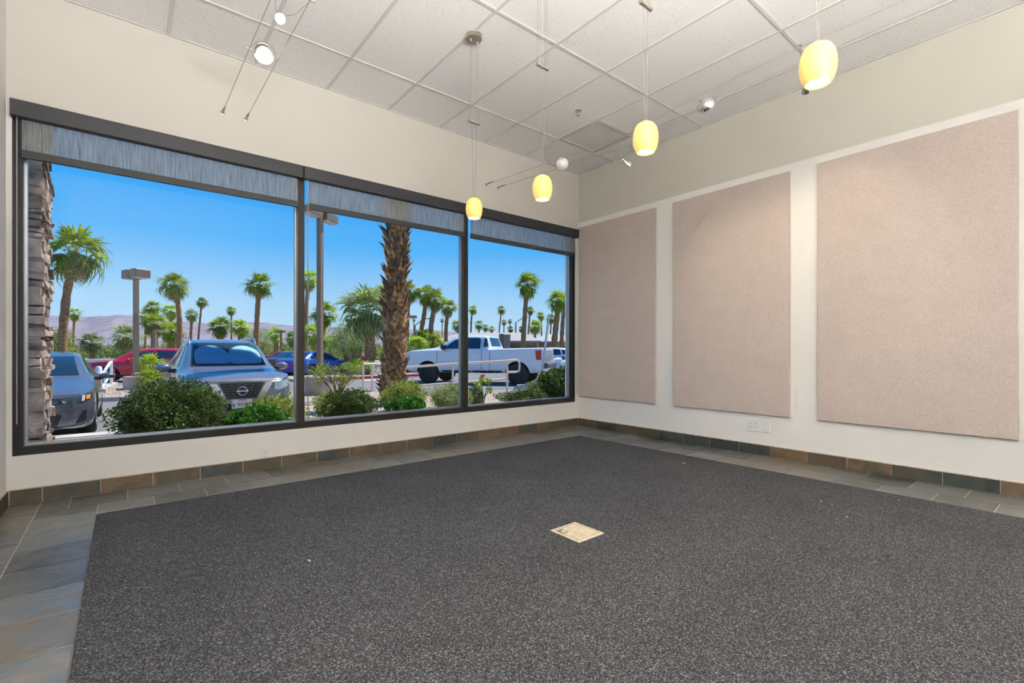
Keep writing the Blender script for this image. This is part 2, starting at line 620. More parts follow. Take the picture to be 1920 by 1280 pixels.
w.build('wall_angle', M['tee'], ceil)
MB().box(XL - 0.3, 0.3, YB - 0.3, 0.3, 3.8, 4.3).build('roof_deck', M['wall'], kind='structure')

# ------------------------------------------------------------------ window: frame parts, three panes
win = thing('window_1', None, None, (0, 0, 0), kind='structure')
FY0, FY1 = 0.012, 0.125
MB().box(WX0, WX1, FY0, FY1, WZ0, WZ0 + 0.058).build('sill_rail', M['black'], win)
MB().box(WX0, WX1, FY0, FY1, WZ1 - 0.058, WZ1).build('head_rail', M['black'], win)
MB().box(WX0, WX0 + 0.052, FY0, FY1, WZ0 + 0.058, WZ1 - 0.058).build('jamb', M['black'], win)
MB().box(WX1 - 0.052, WX1, FY0, FY1, WZ0 + 0.058, WZ1 - 0.058).build('jamb', M['black'], win)
ML = [(-3.697, -3.640), (-1.893, -1.836)]
for a, c in ML:
    MB().box(a, c, FY0, FY1, WZ0 + 0.058, WZ1 - 0.058).build('mullion', M['black'], win)
bays = [(WX0 + 0.052, ML[0][0]), (ML[0][1], ML[1][0]), (ML[1][1], WX1 - 0.052)]
for a, c in bays:
    MB().box(a + .004, c - .004, 0.083, 0.089, WZ0 + 0.060, WZ1 - 0.060).build('glass_pane', M['glass'], win)
    z0, z1 = WZ0 + 0.058, WZ1 - 0.058
    for (y0, y1) in ((0.066, 0.082), (0.090, 0.104)):
        for q in ((a, c, z0, z0 + 0.014), (a, c, z1 - 0.014, z1), (a, a + 0.014, z0 + 0.014, z1 - 0.014), (c - 0.014, c, z0 + 0.014, z1 - 0.014)):
            MB().box(q[0], q[1], y0, y1, q[2], q[3]).build('glazing_bead', M['bead'], win)

# roller shades, drawn almost all the way up
spans = [(-5.515, -3.668, 'wide roller shade over the left window pane with a bead chain at its left end', -5.487, 0.55),
         (-3.662, -1.868, 'dark roller shade over the middle window pane', -3.626, 0.42),
         (-1.862, -0.040, 'dark roller shade over the narrow-looking right window pane next to the felt panels', -0.066, 0.45)]
for a, c, lab, cxn, cz in spans:
    t = thing('roller_shade', lab, 'roller shade', (a, 0, WZ1), group='roller shades in the window')
    L = c - a
    MB().bev(0, L, 0.0, -0.062, -0.112, 0.0, 0.004, axis=1).build('fascia', M['fascia'], t)
    MB().lathe([(0.024, 0.03), (0.024, L - 0.03)], 14, 'X', (0, -0.025, -0.06)).build('roller_tube', M['hem'], t, True)
    MB().box(0.05, L - 0.035, -0.0075, -0.006, -0.318, -0.075).build('shade_cloth', M['screen'], t)
    MB().bev(0.045, L - 0.03, -0.001, -0.016, -0.372, -0.316, 0.004, axis=1).build('hem_bar', M['hem'], t)
    ch = MB()
    x = cxn - a
    n = int((WZ1 - 0.11 - cz) / 0.012)
    ch.tube([(x, -0.030, -0.11), (x, -0.030, cz - WZ1)], 0.0022, 6)
    ch.tube([(x + 0.004, -0.045, -0.11), (x + 0.004, -0.045, cz - WZ1), ], 0.0022, 6)
    for k in range(n):
        z = -0.11 - 0.012 * k
        ch.lathe([(0.0, -0.003), (0.0032, 0.0), (0.0, 0.003)], 5, 'Z', (x, -0.030, z))
    ch.build('bead_chain', M['bead'], t)

# ------------------------------------------------------------------ felt panels on the right wall
for (y0, y1, lab) in ((-1.270, -0.036, 'tall beige felt acoustic panel nearest the window'),
                      (-2.744, -1.505, 'beige felt acoustic panel in the middle of three, above the four-gang socket'),
                      (-4.240, -2.980, 'largest-looking beige felt acoustic panel at the right edge of the picture')):
    t = thing('acoustic_panel', lab, 'wall panel', (0, (y0 + y1) / 2, 0.408), group='felt panels on the right wall')
    h = (y1 - y0) / 2
    MB().bev(-0.001, -0.028, -h, h, 0, 2.338, 0.003, axis=0).build('felt_board', M['felt'], t)


# ------------------------------------------------------------------ sockets
def receptacle(mb_face, mb_slot, u, v, flat):
    """flat(u,v,d) -> point; d = distance out of the wall"""
    def q(mb, u0, u1, v0, v1, d0, d1):
        ps = [flat(a, c, d) for d in (d0, d1) for (a, c) in ((u0, v0), (u1, v0), (u1, v1), (u0, v1))]
        mb.add(ps, [(0, 1, 2, 3), (4, 5, 6, 7), (0, 1, 5, 4), (1, 2, 6, 5), (2, 3, 7, 6), (3, 0, 4, 7)])
    q(mb_face, u - 0.0165, u + 0.0165, v - 0.014, v + 0.014, 0.004, 0.0075)
    q(mb_slot, u - 0.0085, u - 0.0055, v - 0.001, v + 0.009, 0.0070, 0.0079)
    q(mb_slot, u + 0.0055, u + 0.0085, v - 0.001, v + 0.008, 0.0070, 0.0079)
    q(mb_slot, u - 0.0025, u + 0.0025, v - 0.010, v - 0.005, 0.0070, 0.0079)


def socket(name, label, loc, wall, gangs, blank=False):
    t = thing(name, label, 'socket' if not blank else 'wall plate', loc)
    flat = (lambda u, v, d: (u, -d, v)) if wall == 'front' else (lambda u, v, d: (-d, -u, v))
    w2, h2 = (0.037 if gangs == 1 else 0.060), 0.061
    if wall == 'front':
        MB().bev(-w2, w2, 0, -0.006, -h2, h2, 0.003, axis=1).build('plate', M['plastic'], t)
    else:
        MB().bev(0, -0.006, -w2, w2, -h2, h2, 0.003, axis=0).build('plate', M['plastic'], t)
    us = [0.0] if gangs == 1 else [-0.023, 0.023]
    for u in us:
        for v in ((0.0,) if not blank else (-0.042, 0.042)):
            p = Vector(flat(u, v, 0.0065))
            MB().add([p + Vector(flat(a * 0.0025, c * 0.0025, 0)) for a, c in ((-1, -1), (1, -1), (1, 1), (-1, 1))], [(0, 1, 2, 3)]).build('screw', M['screw'], t)
        if not blank:
            for v in (-0.0195, 0.0195):
                fm, sm = MB(), MB()
                receptacle(fm, sm, u, v, flat)
                f = fm.build('receptacle', M['plastic'], t)
                sm.build('slot', M['slot'], f, kind='stuff')
    return t


socket('wall_socket', 'white duplex wall socket on the window wall under the left pane', (-3.972, 0, 0.135), 'front', 1)
socket('wall_socket', 'white duplex wall socket on the window wall nearer the room corner', (-1.503, 0, 0.140), 'front', 1)
socket('wall_socket', 'white four-outlet wall socket on the right wall below the felt panels', (0, -2.396, 0.291), 'right', 2)
socket('blank_plate', 'plain white blank wall plate beside the four-outlet socket', (0, -2.527, 0.293), 'right', 1, True)

# floor box
t = thing('floor_box', 'tan speckled square floor outlet cover set into the carpet', 'floor box', (-2.930, -2.727, 0.010))
MB().bev(-0.104, 0.104, -0.112, 0.112, -0.006, 0.004, 0.003).build('cover_plate', M['brass'], t)
g = MB()
for (x0, x1, y0, y1) in ((-0.086, 0.086, 0.091, 0.094), (-0.086, 0.086, -0.094, -0.091), (0.085, 0.088, -0.094, 0.094), (-0.088, -0.085, -0.094, 0.094)):
    g.box(x0, x1, y0, y1, 0.0035, 0.0044)
g.build('lid_groove', M['brass_d'], t)
MB().bev(-0.083, 0.083, -0.089, 0.089, 0.003, 0.0058, 0.002).build('lid', M['brass'], t)
MB().box(-0.088, -0.046, 0.022, 0.074, 0.0052, 0.0062).build('finger_recess', M['brass_d'], t)
MB().bev(-0.080, -0.052, 0.028, 0.052, 0.0055, 0.011, 0.002).build('latch', M['brass'], t)
MB().box(-0.046, -0.041, 0.018, 0.078, 0.004, 0.0085).build('latch_rim', M['brass'], t)

# crumbs and a thread on the carpet
lint = mat('paper_lint', (0.8, 0.8, 0.78), 0.8)
for px, py, s, lab in ((1282, 868, 0.012, 'short white thread lying on the carpet near the slate border'),
                       (1540, 940, 0.005, 'tiny white paper crumb on the carpet, leftmost of the specks at right'),
                       (1560, 946, 0.004, 'tiny white paper crumb on the carpet beside another speck'),
                       (1588, 969, 0.006, 'white paper crumb on the carpet, nearest the camera at right'),
                       (1686, 938, 0.003, 'faint white speck on the carpet close to the right slate border'),
                       (580, 1051, 0.009, 'pale thread lying on the left part of the carpet')):
    p = on_plane(px, py, 2, 0.0115)
    s *= 0.6
    long = 3.4 if 'thread' in lab else 1.0
    o = MB().bev(-s / long, s / long, -s * (1 if long == 1 else 2.2), s * (1 if long == 1 else 2.2), -0.001, 0.004, 0.001).build('lint_speck', lint)
    o.location = p
    o.rotation_euler = (0, 0, rnd.uniform(-0.4, 0.2))
    tag(o, lab, 'lint', 'specks on the carpet')

# ------------------------------------------------------------------ ceiling fittings
t = thing('return_air_grille', 'square return-air grille in the ceiling near the room corner', 'air grille', ((GX0 + GX1) / 2, (GY0 + GY1) / 2, HC))
h = 0.293
g = MB()
for (x0, x1, y0, y1) in ((-h, h, h - 0.03, h), (-h, h, -h, -h + 0.03), (-h, -h + 0.03, -h + .03, h - .03), (h - 0.03, h, -h + .03, h - .03)):
    g.box(x0, x1, y0, y1, -0.006, 0.012)
g.build('grille_frame', M['grille'], t)
MB().box(-h + .03, h - .03, -h + .03, h - .03, 0.022, 0.026).build('duct_back', M['grille_d'], t)
g = MB()
for k in range(21):
    x = -h + 0.042 + k * (2 * h - 0.084) / 20
    g.box(x - 0.0085, x + 0.0085, -h + .03, h - .03, 0.004, 0.0055, rot=(0, math.radians(32), 0))
g.build('louvre_blades', M['grille'], t, kind='stuff')
MB().box(h - 0.026, h - 0.020, -h + .02, h - .02, -0.0075, -0.006).build('hinge_gap', M['grille_d'], t)

t = thing('sprinkler_head', 'small pendent sprinkler head in the ceiling tile left of the air grille', 'sprinkler', (-1.298, -1.214, HC))
MB().lathe([(0.036, 0.004), (0.037, -0.003), (0.026, -0.009), (0.014, -0.010)], 20).build('escutcheon', M['chrome'], t, True)
g = MB().lathe([(0.009, -0.008), (0.009, -0.022), (0.005, -0.026)], 12)
g.tube([(0.010, 0, -0.020), (0.011, 0, -0.036), (0.003, 0, -0.046)], 0.0022, 6)
g.tube([(-0.010, 0, -0.020), (-0.011, 0, -0.036), (-0.003, 0, -0.046)], 0.0022, 6)
g.build('frame_arms', M['nickel'], t, True)
MB().lathe([(0.0, -0.045), (0.016, -0.047), (0.016, -0.049), (0.0, -0.050)], 14).build('deflector', M['nickel'], t, True)


# ------------------------------------------------------------------ pendants
def pendant(px, py, wpy, lab, y):
    x = -2.80
    zc = on_plane(px, py, 0, x).z                # middle of the glass
    zw = on_plane(px, wpy, 0, x).z if wpy is not None else 2.87
    t = thing('pendant_lamp', lab, 'pendant lamp', (x, y, zc - 0.078), group='amber glass pendants')
    top = 0.158
    prof = [(0.012, top), (0.030, 0.154), (0.046, 0.143), (0.058, 0.122), (0.0645, 0.094), (0.066, 0.070), (0.063, 0.042), (0.056, 0.018), (0.0475, 0.0)]
    inner = [(max(r - 0.004, 0.006), hh) for r, hh in reversed(prof)]
    MB().lathe(prof + inner, 28).build('glass_shade', M['shade_y'], t, True)
    MB().lathe([(0.0, 0.004), (0.043, 0.006), (0.043, 0.010), (0.0, 0.012)], 24).build('frosted_lens', M['bulb'], t, True)
    MB().lathe([(0.013, top - 0.004), (0.013, top + 0.006), (0.0, top + 0.008)], 16).build('top_cap', M['nickel'], t, True)
    zr = zc - 0.078
    zz, zt = zw - zr, HC - zr
    for sx_ in (-0.021, 0.021):
        MB().tube([(sx_ * 0.4, 0, top), (sx_, 0, zz)], 0.0012, 5).build('suspension_cord', M['cord'], t)
        for d in (0.0, 0.022):
            s = 1 if sx_ > 0 else -1
            MB().tube([(sx_ + s * d, 0, zz), (sx_ + s * d * 0.8, 0, zt - 0.02)], 0.0011, 5).build('suspension_cord', M['cord'], t)
    MB().lathe([(0.0, -0.052), (0.0125, -0.050), (0.0125, -0.003), (0.0105, -0.002), (0.0105, 0.002), (0.0125, 0.003), (0.0125, 0.050), (0.0, 0.052)],
               16, 'X', (0, 0, zz)).build('counterweight', M['nickel'], t, True)
    MB().lathe([(0.062, zt), (0.062, zt - 0.030), (0.058, zt - 0.034), (0.0, zt - 0.034)], 28).build('ceiling_canopy', M['nickel'], t, True)
    for sx_ in (-0.03, 0.03):
        MB().lathe([(0.005, zt - 0.034), (0.005, zt - 0.052), (0.002, zt - 0.058)], 8, 'Z', (sx_, 0, 0)).build('cord_grip', M['steel'], t, True)
    return t


pendant(888, 391, 230, 'amber glass pendant lamp farthest from the camera, hanging before the right mullion', -1.510)
pendant(1017, 352, 125, 'amber glass pendant lamp, second from the window', -2.297)
pendant(1210, 258, 10, 'amber glass pendant lamp, third from the window, in front of the right wall', -3.095)
pendant(1534, 120, None, 'amber glass pendant lamp nearest the camera, highest in the picture', -3.899)


# ------------------------------------------------------------------ low-voltage cable lights
def cable_pair(x0, x1, lab, sag):
    """sag: list of (y, z) between the wall anchor and the back wall"""
    t = thing('cable_light_track', lab, 'cable track', ((x0 + x1) / 2, 0, 3.018), group='pairs of lighting cables')
    xm = (x0 + x1) / 2
    for x in (x0, x1):
        lx = x - xm
        path = [(lx, y, z - 3.018) for (y, z) in sag]
        MB().tube(path, 0.0022, 6).build('cable', M['cable'], t)
        MB().lathe([(0.0, 0.0), (0.017, 0.0), (0.017, -0.004), (0.010, -0.006), (0.006, -0.014), (0.0, -0.015)], 18, 'Y', (lx, 0, 0)).build('wall_anchor', M['nickel'], t, True)
        MB().lathe([(0.0025, -0.014), (0.0035, -0.03), (0.008, -0.055), (0.0095, -0.075), (0.008, -0.095), (0.0035, -0.118), (0.005, -0.122),
                    (0.003, -0.128), (0.005, -0.134), (0.002, -0.150)], 10, 'Y', (lx, 0, 0)).build('turnbuckle', M['steel'], t, True)
    return t


def z_on(px, py, x):
    return on_plane(px, py, 0, x)


LX0, LX1 = -4.294, -4.121
RX0, RX1 = -1.585, -1.405
cable_pair(LX0, LX1, 'pair of lighting cables running back from the wall above the left window pane', [(-0.015, 3.018), (-1.1, 3.012), (-1.85, 3.0), (YB, 3.018)])
pc = z_on(1158, 262, RX0)
pd = z_on(1325 - 38, 219, RX0)
cable_pair(RX0, RX1, 'pair of lighting cables running along the right wall from above the window', [(-0.015, 3.018), (pc.y, pc.z), (-2.9, 2.97), (YB, 3.018)])


def dish_lamp(lab, loc, aim, lit, skin='chrome'):
    """mirror dish held in a wire ring between the two cables"""
    t = thing('dish_spot_lamp', lab, 'spot lamp', loc, group='dish lamps on the cables')
    q = Vector(aim).normalized().to_track_quat('Z', 'Y').to_matrix()
    prof = [(0.0, -0.046), (0.020, -0.043), (0.040, -0.032), (0.055, -0.015), (0.062, 0.0), (0.060, 0.001), (0.052, -0.013), (0.038, -0.029), (0.019, -0.039), (0.0, -0.042)]
    MB().lathe(prof, 28, 'Z', (0, 0, 0), q).build('reflector_dish', M[skin], t, True)
    ring = [q @ Vector((0.071 * math.cos(a), 0.071 * math.sin(a), 0.0)) for a in np.linspace(0, 2 * math.pi, 33)]
    MB().tube(ring, 0.0018, 6, False).build('wire_ring', M['steel'], t, True)
    for s in (-1, 1):
        MB().tube([(s * 0.068, 0, 0), (s * 0.104, 0, 0.002)], 0.0035, 8).build('cable_clip', M['steel'], t, True)
    c = q @ Vector((0, 0, -0.012))
    MB().lathe([(0.0, -0.012), (0.009, -0.008), (0.011, 0.0), (0.009, 0.008), (0.0, 0.012)], 14, 'Z', c, q).build('bulb', M['halogen'] if lit else M['bulb'], t, True)
    return t


def pin_spot(lab, loc, head, aim, lit=True, power=14.0, size=62):
    """small cone spot hanging by two wires from bars clipped across the cables"""
    t = thing('pin_spot_lamp', lab, 'spot lamp', loc, group='pin spots on the cables')
    hd = Vector(head)
    for s in (-1, 1):
        MB().lathe([(0.0, -0.024), (0.006, -0.022), (0.006, 0.022), (0.0, 0.024)], 10, 'X', (s * 0.090, 0, 0)).build('cable_clip', M['steel'], t, True)
        a = Vector((s * 0.090, 0, 0))
        mid = a.lerp(hd, 0.55) + Vector((s * 0.012, 0, -0.02))
        MB().tube([a, mid, hd + Vector((s * 0.012, 0, 0.012))], 0.0013, 5).build('feed_wire', M['steel'], t, True)
    q = Vector(aim).normalized().to_track_quat('Z', 'Y').to_matrix()
    MB().lathe([(0.0, -0.030), (0.009, -0.028), (0.011, 0.0), (0.014, 0.012), (0.026, 0.040), (0.029, 0.062), (0.027, 0.062), (0.020, 0.036), (0.0, 0.026)],
               20, 'Z', hd, q).build('cone_head', M['chrome'], t, True)
    MB().lathe([(0.0, 0.030), (0.013, 0.036), (0.015, 0.046), (0.0, 0.054)], 14, 'Z', hd, q).build('bulb', M['halogen'] if lit else M['bulb'], t, True)
    ring = [hd + Vector((0.020 * math.cos(a), 0.004, -0.012 + 0.020 * math.sin(a))) for a in np.linspace(0, 2 * math.pi, 17)]
    MB().tube(ring, 0.0014, 5, False).build('tilt_loop', M['steel'], t, True)
    if power:
        ld = bpy.data.lights.new('pin_spot_beam', 'SPOT')
        ld.energy = power
        ld.color = (1.0, 0.84, 0.62)
        ld.spot_size = math.radians(size)
        ld.spot_blend = 0.6
        ld.shadow_soft_size = 0.02
        lo = bpy.data.objects.new('pin_spot_beam', ld)
        COL.objects.link(lo)
        lo.parent = t
        lo.location = hd + q @ Vector((0, 0, 0.07))
        lo.rotation_euler = (-(q @ Vector((0, 0, 1)))).to_track_quat('Z', 'Y').to_euler()
    return t


dish_lamp('lit mirror dish lamp between the left cables, glaring toward the camera', ((LX0 + LX1) / 2, -1.10, 3.012), (-0.12, -0.75, -0.62), True)
pin_spot('lit pin spot hanging from the left cables, cut by the top edge', ((LX0 + LX1) / 2, -1.82, 3.0), (-0.02, 0.235, -0.02), (-0.1, -0.8, -0.55), True, 0)
po = z_on(1054, 307, (RX0 + RX1) / 2)
dish_lamp('dish lamp on the right cables closest to the window, pale back to the room', po, (0.62, 0.55, 0.25), True, 'pearl')
pin_spot('silver pin spot hanging from the right cables below the air grille', ((RX0 + RX1) / 2, pc.y, pc.z), (0.03, 0.02, -0.15), (0.75, -0.30, -0.62), True, 26.0, 74)
po = z_on(1325, 197, (RX0 + RX1) / 2)
dish_lamp('mirror dish lamp seen edge-on between two pendants on the right cables', po, (0.85, 0.10, -0.35), True)
po = z_on(1548, 90, (RX0 + RX1) / 2)
pin_spot('pin spot half hidden behind the nearest pendant', ((RX0 + RX1) / 2, -3.40, 2.985), (0.16, 0.06, -0.13), (0.8, 0.15, -0.62), True, 26.0, 74)

# added fill lights, unseen behind the camera, that brighten ceiling and walls
for x, lab in ((-4.85, 'added fill light on a stand nearest the left wall behind the camera'),
               (-4.10, 'added fill light on a stand, middle one behind the camera'),
               (-3.35, 'added fill light on a stand farthest from the left wall behind the camera')):
    zf = 1.50
    t = thing('added_fill_light', lab, 'floor lamp', (x, -6.3, 0.010), group='added fill lights')
    MB().bev(-0.22, 0.22, -0.30, 0.30, 0.0, 0.03, 0.01).build('base_plate', M['fill_housing'], t)
    MB().box(-0.03, 0.03, -0.05, 0.05, 0.03, zf - 0.05).build('pole', M['fill_housing'], t)
    MB().box(-0.20, 0.20, -1.4, 1.4, zf - 0.05, zf - 0.03).build('tray', M['fill_housing'], t)
    for (x0, x1, y0, y1) in ((-0.20, -0.185, -1.4, 1.4), (0.185, 0.20, -1.4, 1.4), (-0.185, 0.185, 1.385, 1.4), (-0.185, 0.185, -1.4, -1.385)):
        MB().box(x0, x1, y0, y1, zf - 0.03, zf + (0.13 if x0 > 0.1 else 0.10 if y0 > 1 else 0.03)).build('tray_side', M['fill_housing'], t)  # taller right and front sides keep the added light off the walls
    MB().box(-0.184, 0.184, -1.384, 1.384, zf + 0.010, zf + 0.018).build('upper_diffuser', M['fill_diffuser'], t)
# ================================================================== OUTDOORS
GZ, BZ = -0.40, -0.30
M['asphalt'] = speckle_mat('asphalt', [(0.3, (0.13, 0.127, 0.125)), (0.5, (0.19, 0.187, 0.185)), (0.75, (0.27, 0.265, 0.26))], 60, 0.9, 0.4, soft=(0.7, 0.12))
M['desert'] = mat('desert_sand', (0.30, 0.245, 0.19), 0.95, col2=(0.20, 0.20, 0.13), vscale=0.05)
M['gravel'] = speckle_mat('decomposed_granite', [(0.3, (0.20, 0.15, 0.115)), (0.5, (0.38, 0.30, 0.24)), (0.7, (0.50, 0.42, 0.35))], 45, 0.95, 0.8)
M['pebble'] = mat('pebbles', (0.30, 0.23, 0.18), 0.9, col2=(0.52, 0.43, 0.36), vscale=9.0)
M['concrete'] = mat('concrete', (0.46, 0.42, 0.37), 0.85, var=0.14, vscale=3.0, bump=0.2, bscale=40)
M['concrete_s'] = mat('mottled_concrete', (0.45, 0.40, 0.34), 0.9, col2=(0.48, 0.33, 0.20), vscale=1.6, bump=0.2, bscale=30)  # grey-tan and orange-brown mixed by noise
M['red_paint'] = mat('red_kerb_paint', (0.62, 0.05, 0.04), 0.6, var=0.12, vscale=6)
M['blue_paint'] = mat('blue_stall_paint', (0.03, 0.20, 0.62), 0.7, var=0.12, vscale=6)
M['white_paint'] = mat('white_paint', (0.82, 0.82, 0.80), 0.5)
M['beige_pipe'] = mat('beige_pipe_paint', (0.70, 0.58, 0.47), 0.45)
M['bronze_pole'] = mat('bronze_pole_paint', (0.27, 0.17, 0.105), 0.55, var=0.08, vscale=3)
M['lens'] = mat('lamp_lens', (0.5, 0.5, 0.48), 0.3)
M['galv'] = mat('galvanised_post', (0.46, 0.47, 0.48), 0.4, 0.7)
M['stucco'] = mat('tan_stucco', (0.42, 0.32, 0.22), 0.9, var=0.06, vscale=2)
M['stucco_y'] = mat('ochre_stucco', (0.62, 0.42, 0.19), 0.9, var=0.06, vscale=2)
M['stucco_d'] = mat('brown_band', (0.21, 0.155, 0.115), 0.9)
M['roof_m'] = mat('pale_metal_roof', (0.33, 0.30, 0.275), 0.6, var=0.04, vscale=0.6)
M['rock'] = mat('ledge_stone', (0.12, 0.095, 0.088), 0.9, col2=(0.38, 0.295, 0.235), vscale=7.0, bump=0.8, bscale=30, rand=0.45)
M['rock_core'] = mat('ledge_stone_mortar', (0.035, 0.03, 0.028), 0.95)
M['mountain'] = mat('desert_mountain', (0.205, 0.19, 0.235), 1.0, col2=(0.285, 0.25, 0.275), vscale=0.012, bump=0.0, spec=0.0)
M['leaf_d'] = leaf_mat('leaf_dark_green', (0.016, 0.032, 0.008), (0.10, 0.15, 0.028), 9, thru=0.3)
M['leaf_l'] = leaf_mat('leaf_yellow_green', (0.10, 0.15, 0.025), (0.34, 0.36, 0.08), 10)
M['leaf_g'] = leaf_mat('leaf_fresh_green', (0.016, 0.075, 0.010), (0.07, 0.20, 0.022), 9, thru=0.3)
M['leaf_o'] = leaf_mat('leaf_grey_olive', (0.15, 0.19, 0.06), (0.32, 0.36, 0.15), 3)
M['leaf_far'] = leaf_mat('leaf_far_trees', (0.060, 0.10, 0.035), (0.26, 0.31, 0.09), 0.35)
M['frond'] = leaf_mat('palm_frond', (0.065, 0.135, 0.012), (0.34, 0.40, 0.05), 2.2, rand=0.4)
M['frond_g'] = leaf_mat('palm_frond_grey_green', (0.13, 0.19, 0.06), (0.36, 0.41, 0.17), 2.2, rand=0.35)
M['frond_b'] = leaf_mat('bright_palm_frond', (0.10, 0.21, 0.02), (0.40, 0.46, 0.07), 2.2, rand=0.35)
M['frond_x'] = mat('dead_frond', (0.34, 0.20, 0.07), 0.8, col2=(0.58, 0.40, 0.15), vscale=3.0, rand=0.3)
M['bark'] = mat('palm_bark', (0.20, 0.085, 0.034), 0.9, col2=(0.50, 0.26, 0.115), vscale=6.0, bump=1.0, bscale=9.0, stretch=(1, 1, 2.5))
M['boot'] = mat('palm_leaf_base', (0.11, 0.042, 0.015), 0.75, col2=(0.46, 0.24, 0.085), vscale=8.0, rand=0.6)
M['twig'] = mat('shrub_twig', (0.16, 0.11, 0.075), 0.9)
M['flower'] = mat('red_flower', (0.75, 0.04, 0.05), 0.6)

MB().box(-900, 1200, 4.0, 2600, -0.9, -0.47).build('desert_floor', M['desert'], kind='structure')
MB().box(-40, 60, 5.0, 45, -0.60, GZ).build('parking_lot', M['asphalt'], kind='structure')
bed_poly = [(-14, 0.2), (14, 0.2), (14, 4.9), (8.6, 5.3), (5.0, 7.55), (1.0, 11.0), (-1.85, 11.0), (-1.85, 5.6), (-14, 5.6)]
MB().prism(bed_poly, -0.7, BZ).build('planting_bed', M['gravel'], kind='structure')


def kerb(name, pts, w, z0, z1, mt):
    ob = None
    for (a, c) in zip(pts[:-1], pts[1:]):
        a, c = Vector(a), Vector(c)
        d = (c - a)
        L = d.length
        d.normalize()
        n = Vector((-d.y, d.x))
        q = MB()
        ps = [a, c, c + n * w, a + n * w]
        q.prism([(p.x, p.y) for p in ps], z0, z1)
        o = q.build(name, mt, kind='structure')
        ob = ob or o
    return ob


kerb('concrete_kerb', [(-14, 5.35), (-1.95, 5.35)], 0.36, GZ - 0.1, BZ + 0.015, M['concrete'])
kerb('concrete_kerb', [(-1.75, 5.65), (-1.75, 10.9)], 0.16, GZ - 0.1, BZ + 0.02, M['concrete'])
kerb('concrete_kerb', [(14, 4.9), (8.6, 5.3), (5.0, 7.55), (1.0, 11.0), (-1.75, 11.0)], -0.16, GZ - 0.1, BZ + 0.02, M['concrete'])

# island between the stalls on the left, with gravel
isl = [(-5.9, 13.3), (-2.4, 13.3), (-2.4, 19.0), (-5.9, 19.0)]
MB().prism(isl, -0.6, BZ).build('gravel_island', M['gravel'], kind='structure')
kerb('concrete_kerb', [(-5.9, 13.15), (-2.4, 13.15)], 0.16, GZ - 0.1, BZ + 0.02, M['concrete'])

# far planting strip behind the red kerb
ra, rb = on_ground(560, 716), on_ground(800, 704.5)
dr = (rb - ra).normalized()
nr = Vector((-dr.y, dr.x, 0))
MB().prism([tuple((ra + nr * 0.2).xy), tuple((rb + nr * 0.2).xy), tuple((rb + nr * 6).xy), tuple((ra + nr * 6).xy)], -0.6, BZ).build('far_planting_bed', M['gravel'], kind='structure')
kerb('red_kerb', [ra.xy, rb.xy], 0.2, GZ - 0.1, BZ + 0.03, M['red_paint'])
# painted stall markings
for (poly, mt, nm) in (([(684, 741), (726, 741), (731, 735.0), (694, 735.0)], 'blue_paint', 'blue_stall_marking'),
                       ([(790, 733), (835, 733), (838, 730.5), (800, 730.5)], 'blue_paint', 'blue_stall_marking'),
                       ([(996, 734), (1016, 727), (1024, 727), (1006, 734)], 'blue_paint', 'blue_stall_marking'),
                       ([(536, 753), (570, 752), (570, 748.5), (536, 749.5)], 'red_paint', 'red_stall_marking'),
                       ([(640, 742), (690, 741), (690, 738.5), (640, 739.5)], 'red_paint', 'red_stall_marking')):
    MB().prism([tuple(on_ground(x, y, GZ).xy) for x, y in poly], GZ - 0.01, GZ + 0.004).build(nm, M[mt], kind='structure')

# loose stones on the beds: nobody could count them
r2 = np.random.RandomState(3)
V, Fc = [], []
oct_v = np.array([(1, 0, 0), (0, 1, 0), (-1, 0, 0), (0, -1, 0), (0, 0, 1), (0, 0, -1)], float)
oct_f = np.array([(0, 1, 4), (1, 2, 4), (2, 3, 4), (3, 0, 4), (1, 0, 5), (2, 1, 5), (3, 2, 5), (0, 3, 5)])


def scatter(n, x0, x1, y0, y1, test, s0, s1):
    k = 0
    while k < n:
        x, y = r2.uniform(x0, x1), r2.uniform(y0, y1)
        if not test(x, y):
            k += 1
            continue
        s = r2.uniform(s0, s1)
        a = r2.uniform(0, 6.28)
        p = oct_v * np.array([s * r2.uniform(.7, 1.4), s * r2.uniform(.7, 1.4), s * r2.uniform(.4, .8)])
        p = p + r2.uniform(-.2, .2, p.shape) * s
        c, q = math.cos(a), math.sin(a)
        p = np.stack([p[:, 0] * c - p[:, 1] * q, p[:, 0] * q + p[:, 1] * c, p[:, 2]], 1) + np.array([x, y, BZ + s * 0.1])
        Fc.append(oct_f + len(V) * 6)
        V.append(p)
        k += 1


scatter(5200, -1.6, 8, 3.2, 10.8, lambda x, y: y < 10.9 - max(0, x - 1.0) * 0.86, 0.008, 0.024)
scatter(700, -5.8, -2.6, 13.5, 18.5, lambda x, y: True, 0.02, 0.05)
me = bpy.data.meshes.new('gravel_stones')
me.from_pydata(np.concatenate(V).tolist(), [], np.concatenate(Fc).tolist())
o = link('gravel_stones', me, M['pebble'])
tag(o, 'loose pale pink gravel strewn over the planting beds outside', 'gravel', kind='stuff')

# ------------------------------------------------------------------ mountains
prof = [(-500, 606), (-200, 602), (60, 594), (100, 591), (150, 594), (200, 592), (230, 590), (262, 592), (300, 596), (340, 603), (400, 606), (440, 604), (490, 604), (540, 610),
        (600, 613), (660, 613), (720, 615), (800, 618), (870, 624), (950, 634), (1080, 643), (1400, 650)]
pxs = np.arange(-500, 1401, 7)
rid = np.interp(pxs, [p[0] for p in prof], [p[1] for p in prof])
rr_ = np.random.RandomState(11)


def wob(x, sc, seed):
    return math.sin(x / sc + seed) + 0.5 * math.sin(x / sc * 2.3 + seed * 1.7) + 0.25 * math.sin(x / sc * 5.1 + seed * 2.9)


